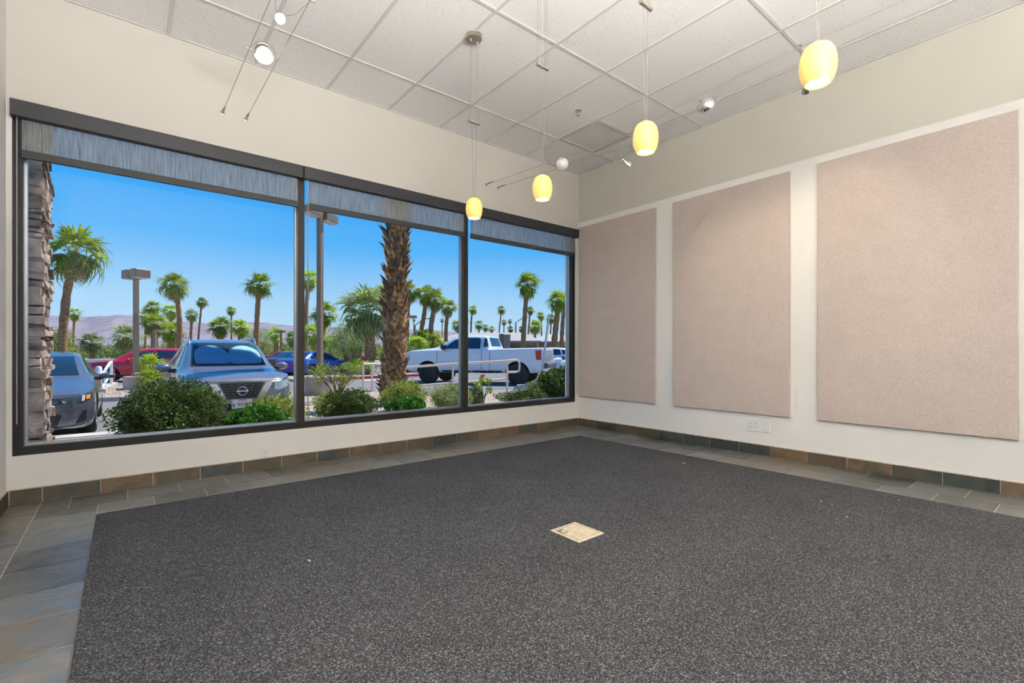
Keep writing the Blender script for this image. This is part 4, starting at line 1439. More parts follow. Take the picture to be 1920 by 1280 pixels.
# ---- grey sport utility facing the window
c = Car('sport_utility', 'gunmetal sport utility parked nose toward the window with a silver sunshade', SUV, (0.92, 3.62), 0.36, M['p_gun'])
c.patch('windscreen_backing', M['trim'], [(-.635, 1.165), (.635, 1.165), (.545, 1.60), (-.545, 1.60)], 'front', 0.006)
for sg in (-1, 1):
    pts = []
    for k in range(20):
        a = 2 * math.pi * k / 20
        x, zz = sg * .29 + .31 * math.cos(a), 1.30 + .245 * math.sin(a)
        zz = max(zz, 1.185)
        x = max(-.575, min(.575, x))
        pts.append((x, zz))
    c.patch('sunshade', M['sunshade'], pts, 'front', 0.020)
c.patch('dash_card', M['plate'], [(-.46, 1.178), (-.10, 1.178), (-.11, 1.222), (-.44, 1.222)], 'front', 0.026)
c.patch('windscreen', M['clear'], [(-.645, 1.155), (.645, 1.155), (.555, 1.61), (-.555, 1.61)], 'front', 0.036)
side_glass(c, [[(1.62, 1.13), (2.12, 1.50), (2.55, 1.565), (2.58, 1.13)], [(2.68, 1.13), (2.66, 1.57), (3.35, 1.555), (3.45, 1.15)], [(3.55, 1.16), (3.47, 1.54), (3.85, 1.47), (3.98, 1.22)]])
c.patch('bonnet_gap', M['trim'], [(-.80, .925), (-.4, .905), (0, .900), (.4, .905), (.80, .925), (.80, .913), (.4, .893), (0, .888), (-.4, .893), (-.80, .913)], 'front', 0.006)
c.patch('grille', M['trim'], [(-.35, .868), (.35, .868), (.215, .60), (-.215, .60)], 'front', 0.010)
for k in range(5):
    zz = .83 - .05 * k
    hw = .33 - .025 * k
    for j in range(6):
        x0 = -hw + j * (2 * hw / 6)
        c.patch('grille_bar', M['cladding'], [(x0 + .01, zz), (x0 + hw / 6, zz + .014), (x0 + hw / 3 - .01, zz), (x0 + hw / 6, zz - .010)], 'front', 0.018)
c.patch('grille_surround', M['silver'], [(-.50, .870), (-.385, .870), (-.235, .585), (.235, .585), (.385, .870), (.50, .870), (.31, .505), (-.31, .505)], 'front', 0.022)
c.patch('intake', M['trim'], [(-.40, .505), (.40, .505), (.33, .40), (-.33, .40)], 'front', 0.008)
c.patch('lower_trim', M['cladding'], [(-.70, .40), (.70, .40), (.62, .30), (-.62, .30)], 'front', 0.010)
for sg in (-1, 1):
    f = lambda pts: [(sg * a, b_) for a, b_ in pts]
    c.patch('headlamp', M['lamp_glass'], f([(.53, .872), (.70, .890), (.875, .945), (.885, .86), (.80, .775), (.60, .715), (.51, .735)]), 'front', 0.012)
    c.patch('headlamp_strip', M['lamp_in'], f([(.53, .862), (.57, .868), (.585, .735), (.54, .745)]), 'front', 0.018)
    c.patch('bumper_groove', M['trim'], f([(.38, .82), (.48, .86), (.37, .62), (.33, .58)]), 'front', 0.008)
    c.patch('bumper_strip', M['silver'], f([(.34, .42), (.46, .47), (.60, .66), (.66, .70), (.64, .64), (.50, .43), (.40, .385)]), 'front', 0.016)
    c.patch('fog_lamp_panel', M['cladding'], f([(.60, .56), (.84, .60), (.84, .44), (.66, .40)]), 'front', 0.008)
ring = [(0.073 * math.cos(a), 0.058, 0.730 + 0.073 * math.sin(a)) for a in np.linspace(0, 2 * math.pi, 29)]
em = MB().tube(ring, 0.011, 8, False).build('badge_ring', M['silver'], c.t, True)
MB().bev(-.092, .092, 0.045, 0.066, .714, .746, .004, axis=1).build('badge_bar', M['silver'], c.t)
text_mesh('badge_lettering', 'NISSAN', 0.030, M['trim'], c.t, (0, 0.0672, .730), (math.pi / 2, 0, math.pi), 0.0006)
pl = MB().bev(-.165, .165, 0.02, 0.040, .415, .595, .006, axis=1).build('plate_frame', M['silver'], c.t)
MB().bev(-.152, .152, 0.036, 0.044, .428, .582, .002, axis=1).build('number_plate', M['plate'], pl)
text_mesh('plate_number', 'RF169', 0.088, M['plate_ink'], pl, (-.035, 0.0455, .492), (math.pi / 2, 0, math.pi))
MB().box(-.07, .07, 0.043, 0.0452, .560, .574).build('plate_script', M['plate_red'], pl)
MB().box(.115, .148, 0.043, 0.0452, .45, .51).build('plate_sticker', M['blue_paint'], pl)
for sg in (-1, 1):
    MB().tube([(sg * .60, -2.02, 1.585), (sg * .60, -2.15, 1.70), (sg * .595, -2.5, 1.725), (sg * .585, -3.5, 1.715), (sg * .575, -3.75, 1.64)], 0.02, 8).build('roof_rail', M['silver'], c.t, True)
c.mirrors(1.62, 1.12, .93, (0.125, 0.085, 0.085))
c.line([(1.25, .95), (1.25, .30)])
c.line([(2.62, 1.1), (2.62, .30)])
c.line([(1.25, .31), (3.2, .31)], .05, mt=M['cladding'], name='sill_cladding')
c.both('door_handle', M['silver'], [(2.36, .98), (2.56, .98), (2.56, 1.01), (2.36, 1.01)], .02)
c.place(-3.30, 5.02, (0, -1))

# ---- grey sedan at the left
c = Car('sedan', 'grey sedan at far left, half hidden behind the stone column', SEDAN, (0.90, 3.62), 0.325, M['p_grey'])
c.patch('windscreen', M['car_glass'], [(-.63, 1.005), (.63, 1.005), (.52, 1.335), (-.52, 1.335)], 'front', 0.008)
side_glass(c, [[(1.62, .965), (2.1, 1.24), (2.5, 1.325), (2.62, .965)], [(2.72, .965), (2.60, 1.33), (3.1, 1.30), (3.55, 1.10), (3.62, .99)]])
c.patch('bonnet_gap', M['trim'], [(-.80, .735), (0, .712), (.80, .735), (.80, .726), (0, .702), (-.80, .726)], 'front', 0.005)
c.patch('upper_grille', M['trim'], [(-.36, .66), (.36, .66), (.34, .60), (-.34, .60)], 'front', 0.010)
for sg in (-1, 1):
    f = lambda pts: [(sg * a, b_) for a, b_ in pts]
    c.patch('headlamp', M['lamp_dark'], f([(.38, .685), (.70, .715), (.84, .735), (.845, .66), (.80, .615), (.40, .585)]), 'front', 0.010)
    c.patch('headlamp_strip', M['lamp_in'], f([(.73, .71), (.765, .716), (.755, .63), (.72, .62)]), 'front', 0.018)
    c.patch('side_marker', M['amber'], f([(.775, .712), (.82, .718), (.815, .65), (.772, .645)]), 'front', 0.020)
    c.patch('lower_grille', M['trim'], f([(.02, .46), (.40, .46), (.50, .42), (.44, .24), (.02, .22)]), 'front', 0.008)
    for k in range(5):
        c.patch('grille_bar', M['cladding'], f([(.03, .27 + .036 * k), (.43, .27 + .036 * k), (.43, .28 + .036 * k), (.03, .28 + .036 * k)]), 'front', 0.015)
    c.patch('air_curtain', M['trim'], f([(.74, .46), (.785, .48), (.775, .30), (.66, .27)]), 'front', 0.010)
    c.patch('lower_lip', M['silver'], f([(.05, .215), (.74, .235), (.78, .26), (.76, .20), (.05, .185)]), 'front', 0.014)
c.mirrors(1.72, .965, .90, (0.125, 0.075, 0.062))
c.line([(1.36, .86), (1.36, .26)])
c.line([(2.66, .95), (2.66, .26)])
c.both('door_handle', M['silver'], [(2.4, .83), (2.58, .83), (2.58, .86), (2.4, .86)], .02)
c.place(-6.19, 5.75, (0, -1))

# ---- white pickup
c = Car('pickup_truck', 'white crew-cab pickup with black wheels parked side-on behind the handrail', PICK, (0.98, 4.50), 0.40, M['p_white'], 'rim_k', boxy=1.0)
c.patch('windscreen', M['car_glass'], [(-.76, 1.40), (.76, 1.40), (.66, 1.77), (-.66, 1.77)], 'front', 0.008)
side_glass(c, [[(1.58, 1.33), (2.02, 1.65), (2.25, 1.735), (2.42, 1.745), (2.42, 1.33)], [(2.52, 1.33), (2.52, 1.745), (2.98, 1.74), (3.06, 1.68), (3.08, 1.33)]])
c.patch('rear_window', M['car_glass'], [(-.62, 1.43), (.62, 1.43), (.58, 1.75), (-.58, 1.75)], 'back', 0.008)
c.both('corner_glass', M['car_glass'], [(3.20, 1.39), (3.20, 1.74), (3.29, 1.71), (3.38, 1.41)], 0.008)
for pts in ([(1.36, 1.25), (1.36, .50)], [(2.47, 1.80), (2.47, .50)], [(3.14, 1.75), (3.14, .50)], [(3.46, 1.29), (3.46, .50)]):
    c.line(pts, .016)
c.line([(1.52, .47), (3.95, .47)], .10, mt=M['trim'], name='running_board')
for hx in (2.24, 2.90):
    c.both('door_handle', M['silver'], [(hx, 1.14), (hx + .18, 1.14), (hx + .18, 1.175), (hx, 1.175)], .02)
c.both('bed_crease', M['p_white'], [(3.9, 1.23), (5.02, 1.25), (5.05, 1.15), (3.9, 1.13)], .016)
c.both('tail_lamp', M['tail'], [(5.18, 1.26), (5.40, 1.27), (5.41, .92), (5.22, .93)], .012)
c.both('headlamp', M['lamp_glass'], [(.03, 1.14), (.20, 1.16), (.20, .96), (.03, .96)], .010)
c.patch('grille', M['silver'], [(-.62, 1.09), (.62, 1.09), (.62, .78), (-.62, .78)], 'front', .012)
MB().bev(-.98, .98, -.05, .12, .50, .78, .05, axis=1).build('front_bumper', M['p_white'], c.t)
MB().bev(-.90, .90, -.03, .10, .40, .50, .03, axis=1).build('air_dam', M['trim'], c.t)
MB().bev(-.98, .98, -5.42, -5.64, .62, .82, .05, axis=1).build('rear_bumper', M['cladding'], c.t)
MB().bev(-.86, .86, -5.46, -5.50, .86, 1.28, .012, axis=1).build('tailgate', M['p_white'], c.t)
c.mirrors(1.66, 1.40, .98, (0.13, 0.09, 0.12), M['trim'])
fr, rr_w = on_ground(803, 718.8), on_ground(970, 722.0)
hd = (fr - rr_w).to_2d()
sc_ = hd.length / 3.52
hd.normalize()
nrm = Vector((-hd.y, hd.x))          # to the driver's left = the camera side?
side = 1 if nrm.dot((CAM - fr).to_2d()) > 0 else -1
ctr = fr.to_2d() - nrm * side * 0.93 * sc_
nose = ctr + hd * 0.98 * sc_
print('pickup scale', sc_, nose, hd)
c.place(nose.x, nose.y, hd, scale=sc_)

# ---- red crossover far left
c = Car('crossover', 'red crossover parked side-on behind the left lamp post', SUV, (0.92, 3.62), 0.36, M['p_red'])
c.patch('windscreen', M['car_glass'], [(-.64, 1.16), (.64, 1.16), (.55, 1.6), (-.55, 1.6)], 'front', .008)
side_glass(c, [[(1.62, 1.13), (2.12, 1.50), (2.55, 1.565), (2.58, 1.13)], [(2.68, 1.13), (2.66, 1.57), (3.35, 1.555), (3.75, 1.30), (3.75, 1.18)]])
c.line([(.42, .30), (4.3, .30)], .16, mt=M['trim'], name='sill_cladding')
c.line([(1.25, .95), (1.25, .40)])
c.line([(2.62, 1.1), (2.62, .40)])
c.both('headlamp', M['lamp_glass'], [(.08, .90), (.36, .94), (.34, .84), (.08, .82)], .010)
c.mirrors(1.62, 1.12, .93)
q = on_ground(203, 717.3)
hd = Vector((-1, 0.10)).normalized()
n_ = Vector((-hd.y, hd.x))
sd = 1 if n_.dot((CAM - q).to_2d()) > 0 else -1
np_ = q.to_2d() - n_ * sd * .80 + hd * .92
c.place(np_.x, np_.y, hd)
c.t.scale = (1, 1, .93)


def far_car(name, label, st, wh, wr, p, px, py, hd, rear=True, rim='rim', suv=False, scale=1.0, tail=True):
    c = Car(name, label, st, wh, wr, p, rim)
    if suv:
        c.patch('windscreen', M['car_glass'], [(-.64, 1.16), (.64, 1.16), (.55, 1.6), (-.55, 1.6)], 'front', .008)
        side_glass(c, [[(1.62, 1.13), (2.12, 1.50), (2.55, 1.565), (2.58, 1.13)], [(2.68, 1.13), (2.66, 1.57), (3.35, 1.555), (3.45, 1.15)], [(3.55, 1.16), (3.47, 1.54), (3.85, 1.47), (3.98, 1.22)]])
        c.both('tail_lamp', M['tail'], [(4.35, 1.10), (4.60, 1.08), (4.58, .96), (4.40, .98)], .012)
        c.mirrors(1.62, 1.12, .93)
    else:
        c.patch('windscreen', M['car_glass'], [(-.63, 1.0), (.63, 1.0), (.52, 1.335), (-.52, 1.335)], 'front', .008)
        c.patch('rear_window', M['car_glass'], [(-.60, 1.02), (.60, 1.02), (.52, 1.33), (-.52, 1.33)], 'back', .008)
        side_glass(c, [[(1.62, .965), (2.1, 1.24), (2.5, 1.325), (2.62, .965)], [(2.72, .965), (2.60, 1.33), (3.1, 1.30), (3.55, 1.10), (3.62, .99)]])
        c.both('tail_lamp', M['tail'], [(4.20, .90), (4.55, .88), (4.53, .74), (4.30, .76)], .012)
        c.patch('tail_lamp', M['tail'], [(-.74, .88), (-.40, .88), (-.40, .76), (-.72, .76)], 'back', .012)
        c.patch('tail_lamp', M['tail'], [(.74, .88), (.40, .88), (.40, .76), (.72, .76)], 'back', .012)
        c.mirrors(1.72, .965, .90, (0.11, 0.07, 0.06))
    c.line([(1.36, .86), (1.36, .30)])
    c.line([(2.66, .95), (2.66, .30)])
    q = on_ground(px, py)
    hd = Vector(hd).normalized()
    n_ = Vector((-hd.y, hd.x))
    sd = 1 if n_.dot((CAM - q).to_2d()) > 0 else -1
    a = wh[1] if rear else wh[0]
    p2 = q.to_2d() - n_ * sd * .78 * scale + hd * a * scale
    c.place(p2.x, p2.y, hd, scale=scale)
    return c


far_car('sedan', 'blue coupe parked behind the middle lamp post', SEDAN, (0.90, 3.62), 0.325, M['p_blue'], 583, 706.0, (0.85, 0.53))
far_car('sedan', 'dark brown sedan tail showing just left of the first mullion', SEDAN, (0.90, 3.62), 0.325, M['p_brown'], 551, 702.3, (0.85, 0.53))
far_car('sport_utility', 'white sport utility at the right edge of the window behind the pickup', SUV, (0.92, 3.62), 0.36, M['p_white'], 1057, 694.5, (-0.80, 0.60), True, 'rim', True)
far_car('sedan', 'dark sedan roof peeking out behind the pickup nose', SEDAN, (0.90, 3.62), 0.325, M['p_black'], 786, 697.5, (-0.54, 0.84), False)
far_car('sedan', 'distant red car behind the dark brown sedan', SEDAN, (0.90, 3.62), 0.325, M['p_red2'], 512, 687, (0.9, -0.4))
far_car('sedan', 'distant red car nose beyond the blue coupe', SEDAN, (0.90, 3.62), 0.325, M['p_red'], 640, 684.5, (0.8, -0.6))

# ---- white motorbike behind the pickup tail
q = on_ground(1042, 706)
t = thing('motorbike', 'white faired motorbike partly hidden behind the leaning sign post', 'motorbike', (q.x, q.y, GZ), YAW - math.pi / 2 + 0.5)
for x in (-.68, .68):
    w_ = MB().lathe([(.20, -.05), (.27, -.06), (.30, -.03), (.30, .03), (.27, .06), (.20, .05)], 22, 'Y', (x, 0, .30)).build('wheel', M['tyre'], t, True)
    MB().lathe([(.0, -.03), (.20, -.035), (.20, .035), (.0, .03)], 16, 'Y', (x, 0, .30)).build('rim', M['rim'], w_, True)


def blob(pts, name, mt):
    MB().tube([p[0] for p in pts], [p[1] for p in pts], 12).build(name, mt, t, True)


blob([((.78, 0, .86), .05), ((.66, 0, .84), .15), ((.45, 0, .74), .21), ((.15, 0, .55), .22), ((-.15, 0, .42), .16), ((-.25, 0, .38), .04)], 'fairing', M['p_white'])
blob([((.40, 0, .95), .05), ((.28, 0, .92), .15), ((.02, 0, .88), .17), ((-.18, 0, .80), .10)], 'fuel_tank', M['p_white'])
blob([((-.10, 0, .80), .08), ((-.40, 0, .80), .12), ((-.70, 0, .92), .08)], 'seat', M['trim'])
blob([((-.45, 0, .74), .10), ((-.75, 0, .88), .09), ((-.95, 0, .98), .03)], 'tail_cowl', M['p_white'])
blob([((.66, 0, .92), .02), ((.55, 0, 1.05), .09), ((.42, 0, 1.12), .03)], 'screen', M['car_glass'])
for sg in (-1, 1):
    MB().tube([(.68, sg * .09, .30), (.48, sg * .09, .92)], .025, 8).build('fork_leg', M['silver'], t, True)
    MB().tube([(.46, sg * .06, .98), (.36, sg * .34, 1.0)], .016, 8).build('handlebar', M['trim'], t, True)
MB().tube([(.1, .18, .30), (-.5, .20, .32), (-.85, .20, .48)], [.03, .05, .05], 10).build('exhaust', M['silver'], t, True)
# ------------------------------------------------------------------ plants
def leaf_mesh(name, n, radii, size, seed, cz=0.0, hollow=0.45, lump=0.22, slim=0.5, up=0.0, clip=None):
    """n diamond leaves scattered through the outer part of a lumpy ellipsoid"""
    g = np.random.RandomState(seed)
    d = g.normal(size=(n, 3))
    d /= np.linalg.norm(d, axis=1)[:, None]
    ph = g.uniform(0, 6.28, (6,))
    az, el = np.arctan2(d[:, 1], d[:, 0]), d[:, 2]
    lum = 1 + lump * (np.sin(3 * az + ph[0]) * np.cos(4 * el + ph[1]) + .7 * np.sin(5 * az + ph[2] + 3 * el) + .5 * np.sin(9 * az + 7 * el + ph[3])) / 1.6
    r = (hollow + (1 - hollow) * g.uniform(0, 1, n) ** 0.5) * lum
    c = d * r[:, None] * np.array(radii) + np.array([0, 0, cz])
    if clip is not None:
        c[:, 2] = np.maximum(c[:, 2], clip + g.uniform(0, .1, n))
    a = g.normal(size=(n, 3)) * 0.8 + d * 0.6 + np.array([0, 0, up])
    a /= np.linalg.norm(a, axis=1)[:, None]
    b_ = np.cross(a, g.normal(size=(n, 3)))
    b_ /= np.linalg.norm(b_, axis=1)[:, None]
    s = size * g.uniform(.6, 1.4, n)[:, None]
    v = np.stack([c - a * s, c + b_ * s * slim, c + a * s, c - b_ * s * slim], 1).reshape(-1, 3)
    f = np.arange(n * 4).reshape(n, 4)
    me = bpy.data.meshes.new(name)
    me.from_pydata(v.tolist(), [], f.tolist())
    return me


def shrub(label, pos, radii, n, size, mt, seed, name='shrub', slim=0.5, lump=0.22, up=0.2, stems=7, group=None, hollow=0.4):
    t = thing(name, label, 'shrub', pos, 0, group)
    rx, ry, h = radii
    link('foliage', leaf_mesh('foliage', n, (rx, ry, h * .56), size, seed, h * .50, hollow, lump, slim, up, 0.02), mt, t)
    g = random.Random(seed)
    for k in range(stems):
        a = g.uniform(0, 6.28)
        e = Vector((math.cos(a) * rx * .6, math.sin(a) * ry * .6, h * g.uniform(.5, .85)))
        MB().tube([(0, 0, -0.03), (e.x * .35, e.y * .35, e.z * .5), e], [0.022, 0.014, 0.005], 5).build('stem', M['twig'], t)
    return t


def bushpos(px, py_base, z=BZ):
    p = on_ground(px, py_base, z)
    return Vector((p.x, p.y, z))


def bed(px, y):
    """point on the bed seen at pixel column px, y metres out from the window wall"""
    d = at(px, 657.5, 1.0) - CAM
    k = (y - CAM.y) / d.y
    return Vector((CAM.x + d.x * k, y, BZ))


# shrubs under the window, left to right
shrub('big dark rounded shrub in front of the gunmetal sport utility', bed(322, 3.95), (0.66, 0.58, 0.86), 26000, 0.021, M['leaf_d'], 1, lump=0.26, hollow=0.3, stems=12)
shrub('low bright green leafy shrub just left of the first mullion', bed(484, 3.9), (0.46, 0.34, 0.42), 3400, 0.034, M['leaf_g'], 2, slim=.65)
shrub('loose yellow-green shrub beside the sport utility bumper', bed(522, 4.35), (0.46, 0.36, 0.52), 4600, 0.021, M['leaf_l'], 3, lump=.35)
shrub('round shrub at the lower left of the middle pane', bed(655, 4.75), (0.52, 0.42, 0.54), 11000, 0.021, M['leaf_d'], 4, lump=.26)
shrub('yellow-green tipped shrub on the left shoulder of the round middle-pane shrub', bed(614, 4.95), (0.26, 0.26, 0.52), 2600, 0.021, M['leaf_l'], 14, lump=.35)
shrub('yellow-green shrub at the foot of the big palm trunk', bed(758, 5.25), (0.52, 0.40, 0.62), 8000, 0.022, M['leaf_l'], 5, lump=.30)
shrub('low dark green leafy plant in front of the big palm trunk', bed(762, 4.6), (0.42, 0.26, 0.34), 3000, 0.038, M['leaf_g'], 6, slim=.65)
shrub('olive shrub just left of the second mullion', bed(845, 5.0), (0.52, 0.42, 0.52), 7000, 0.021, M['leaf_o'], 7, lump=.28)
shrub('small dark shrub just right of the second mullion', bed(891, 4.95), (0.20, 0.25, 0.48), 2200, 0.021, M['leaf_d'], 8)
shrub('low wide green shrub at the foot of the right pane', bed(985, 4.5), (0.70, 0.40, 0.32), 6000, 0.027, M['leaf_d'], 9, lump=.35, slim=.6)
shrub('large glossy shrub at the right end of the window', bed(1050, 5.0), (0.62, 0.55, 0.80), 6500, 0.045, M['leaf_d'], 10, lump=.25, slim=.62)
shrub('pale flowering shrub beside the leaning sign post', bed(1012, 6.0), (0.40, 0.40, 0.45), 2200, 0.03, M['leaf_o'], 11, slim=.6)

# small multi-stemmed tree right of the middle lamp
q = bushpos(633, 752)
t = thing('small_tree', 'small open multi-stemmed tree beside the middle lamp base', 'tree', q)
g = random.Random(5)
tips = []
for k in range(7):
    a = k * 2 * math.pi / 7 + g.uniform(-.3, .3)
    e1 = Vector((math.cos(a) * .22, math.sin(a) * .22, .38 + g.uniform(-.08, .1)))
    MB().tube([(0, 0, -.03), e1 * .5 + Vector((0, 0, .02)), e1], [.035, .028, .018], 6).build('branch', M['twig'], t)
    for m_ in range(4):
        b2 = a + g.uniform(-.9, .9)
        e2 = e1 + Vector((math.cos(b2) * g.uniform(.18, .42), math.sin(b2) * g.uniform(.18, .42), g.uniform(.12, .50)))
        MB().tube([e1, e1.lerp(e2, .5) + Vector((0, 0, .04)), e2], [.016, .011, .005], 5).build('twig', M['twig'], t)
        tips.append(e2)
V, Fc = [], []
gg = np.random.RandomState(9)
for e in tips:
    m_ = leaf_mesh('tmp', 95, (.14, .14, .12), .022, gg.randint(9999), 0, .2, .3, .55)
    co = np.array([v.co for v in m_.vertices]) + np.array(e)
    Fc += (np.arange(len(co)).reshape(-1, 4) + len(V)).tolist()
    V += co.tolist()
    bpy.data.meshes.remove(m_)
me = bpy.data.meshes.new('foliage')
me.from_pydata(V, [], Fc)
link('foliage', me, M['leaf_l'], t)

# red-flowered plant right of the second mullion
q = bed(906, 5.15)
t = thing('flowering_plant', 'thin-stemmed plant with bright leaves and a red bloom beside the second mullion', 'plant', q)
for k, (dx, dy, h) in enumerate(((-.16, 0, .50), (.0, .05, .62), (.13, -.03, .56), (.22, .04, .36))):
    MB().tube([(0, 0, -.02), (dx * .4, dy, h * .5), (dx, dy, h)], [.016, .012, .007], 5).build('stem', M['twig'], t)
    o = link('leaf_cluster', leaf_mesh('leaf_cluster', 60, (.10, .10, .09), .032, 60 + k, 0, .2, .2, .65), M['frond_b'], t)
    o.location = (dx, dy, h)
o = link('bloom', leaf_mesh('bloom', 60, (.06, .05, .03), .02, 77, 0, .1, .2, .8), M['flower'], t)
o.location = (0.02, .05, .72)

# ------------------------------------------------------------------ palms
def fan_frond(seed, droop=0.35, leaflets=15, pet=0.46):
    """unit-length fan leaf along +y: stalk, then drooping pointed segments"""
    g = random.Random(seed)
    vs, fs = [], []
    w = 0.016
    for (y, z) in ((0, 0), (pet * .5, .04), (pet, .02)):
        vs += [(-w, y, z), (w, y, z)]
    fs += [(0, 1, 3, 2), (2, 3, 5, 4)]
    for k in range(leaflets):
        a = math.radians(-92 + 184 * k / (leaflets - 1) + g.uniform(-6, 6))
        L = (0.66 - 0.34 * abs(a) / math.pi * 1.4) * g.uniform(.80, 1.12)
        dx, dy = math.sin(a), math.cos(a)
        px_, py_ = -dy, dx
        b = len(vs)
        wd = 0.036
        dr = droop * g.uniform(.6, 1.6)
        c0 = (0, pet, .02)
        m1 = (dx * L * .50, pet + dy * L * .50, .04 - .02 * dr)
        m2 = (dx * L * .80, pet + dy * L * .80, .03 - .16 * dr)
        e = (dx * L * 1.0, pet + dy * L * 1.0, .02 - .55 * dr)
        vs += [c0, (m1[0] + px_ * wd, m1[1] + py_ * wd, m1[2] - .02), (m1[0] - px_ * wd, m1[1] - py_ * wd, m1[2] - .02),
               (m2[0] + px_ * wd * .6, m2[1] + py_ * wd * .6, m2[2]), (m2[0] - px_ * wd * .6, m2[1] - py_ * wd * .6, m2[2]), e]
        fs += [(b, b + 1, b + 2), (b + 1, b + 3, b + 4, b + 2), (b + 3, b + 5, b + 4)]
    return vs, fs


FR = [fan_frond(40 + i, d) for i, d in enumerate((0.25, 0.40, 0.6, 0.85))]
FR_ME = []
for i, (v, f) in enumerate(FR):
    for key in ('frond', 'frond_g', 'frond_b', 'frond_x'):
        me = bpy.data.meshes.new('frond')
        me.from_pydata(v, [], f)
        me.materials.append(M[key])
        FR_ME.append(((i, key), me))
FR_ME = dict(FR_ME)


def frond_list(n, R, seed, lo=-50, skirt=0, full=1.0):
    """(matrix, variant, dead?) for each leaf of one crown"""
    g = random.Random(seed)
    out = []
    for k in range(n):
        u = (k + .5) / n
        el = math.radians(82 - (82 - lo) * u ** 0.85 + g.uniform(-8, 8))
        az = k * 2.39996 + g.uniform(-.25, .25)
        s = R * (0.80 + .22 * math.cos(el)) * g.uniform(.72, 1.18) * full
        m = Matrix.Rotation(az, 4, 'Z') @ Matrix.Rotation(el, 4, 'X') @ Matrix.Rotation(g.uniform(-.35, .35), 4, 'Y') @ Matrix.Scale(s, 4)
        out.append((m, min(3, int(u * 3.2 + g.uniform(-.4, .9)) if u > 0 else 0), False))
    for k in range(skirt):
        az = g.uniform(0, 6.28)
        m = Matrix.Translation((0, 0, -R * .10)) @ Matrix.Rotation(az, 4, 'Z') @ Matrix.Rotation(math.radians(g.uniform(-84, -58)), 4, 'X') @ Matrix.Scale(R * g.uniform(.6, .9), 4)
        out.append((m, 3, True))
    return out


def crown_mesh(name, fl):
    V, Fc, dead = [], [], []
    for m, var, dd in fl:
        v, f = FR[max(0, min(3, var))]
        A = np.array(m)
        co = np.array(v) @ A[:3, :3].T + A[:3, 3]
        b = len(V)
        V += co.tolist()
        Fc += [tuple(i + b for i in q) for q in f]
        dead += [1 if dd else 0] * len(f)
    me = bpy.data.meshes.new(name)
    me.from_pydata(V, [], Fc)
    return me, dead


def palm(label, cx, cy, Z, R, path, tw, mt='frond', n=34, skirt=6, lo=-62, parts=True, seed=0, group='fan palms', base=None, name='fan_palm', boots=False):
    """crown centre at pixel (cx, cy) and distance Z; path: trunk pixels below the crown; tw: trunk radius"""
    c = at(cx, cy, Z)
    pts = [c] + [at(x, y, Z) for x, y in path]
    foot = pts[-1].copy()
    zg = -0.47 if base is None else base
    foot.z = zg
    if pts[-1].z > zg + 0.05:
        pts.append(foot)
    else:
        pts[-1].z = zg
    t = thing(name, label, 'palm tree', foot, 0, group)
    # smooth the trunk line
    P = [p - foot for p in reversed(pts)]
    dense = []
    for a, b_ in zip(P[:-1], P[1:]):
        k = max(2, int((b_ - a).length / 0.45))
        dense += [a.lerp(b_, i / k) for i in range(k)]
    dense.append(P[-1])
    for _ in range(3):
        dense = [dense[0]] + [(dense[i - 1] + dense[i] * 2 + dense[i + 1]) / 4 for i in range(1, len(dense) - 1)] + [dense[-1]]
    g = random.Random(seed + 5)
    m_ = len(dense)
    rad = [tw * (1.12 - .28 * i / m_) * (1 + .07 * ((i % 2) * 2 - 1) + g.uniform(-.04, .04)) for i in range(m_)]
    rad[-1] *= 1.15
    MB().tube(dense, rad, 10).build('trunk', M['bark'], t, True)
    fl = frond_list(n, R, seed, lo, skirt)
    top = c - foot
    if parts:
        for m, var, dd in fl:
            o = bpy.data.objects.new('frond' if not dd else 'dead_frond', FR_ME[(max(0, min(3, var)), 'frond_x' if dd else mt)])
            COL.objects.link(o)
            o.parent = t
            o.matrix_local = Matrix.Translation(top) @ m
    else:
        live = [x for x in fl if not x[2]]
        dd = [x for x in fl if x[2]]
        me, _ = crown_mesh('crown', live)
        o = link('crown', me, M[mt], t)
        o.location = top
        if dd:
            me, _ = crown_mesh('dead_fronds', dd)
            o = link('dead_fronds', me, M['frond_x'], t)
            o.location = top
    if boots:
        k = 0
        for i in range(2, m_ - 1):
            for q in range(6):
                a = k * 2.4
                k += 1
                rr = rad[i]
                o = share(BOOT, parent=t)
                o.location = dense[i] + Vector((math.cos(a) * rr * .85, math.sin(a) * rr * .85, g.uniform(-.1, .1)))
                o.rotation_euler = Euler((math.radians(g.uniform(5, 30)), g.uniform(-.3, .3), a - math.pi / 2)) if False else (Matrix.Rotation(a - math.pi / 2, 3, 'Z') @ Matrix.Rotation(math.radians(-g.uniform(8, 30)), 3, 'X')).to_euler()
                o.scale = (boots, boots, boots)
    return t


def boot_mesh():
    """split, curved leaf base: two prongs rising off the trunk"""
    mb = MB()
    for sg in (-1, 1):
        mb.tube([(sg * .045, 0, -.12), (sg * .035, .035, .0), (sg * .055, .075, .13), (sg * .085, .14, .26)], [.045, .046, .032, .004], 5)
    mb.tube([(0, -.01, -.13), (0, .025, .0), (0, .05, .09)], [.05, .05, .01], 5)
    return mb


BOOT = boot_mesh().build('leaf_base', M['boot'])

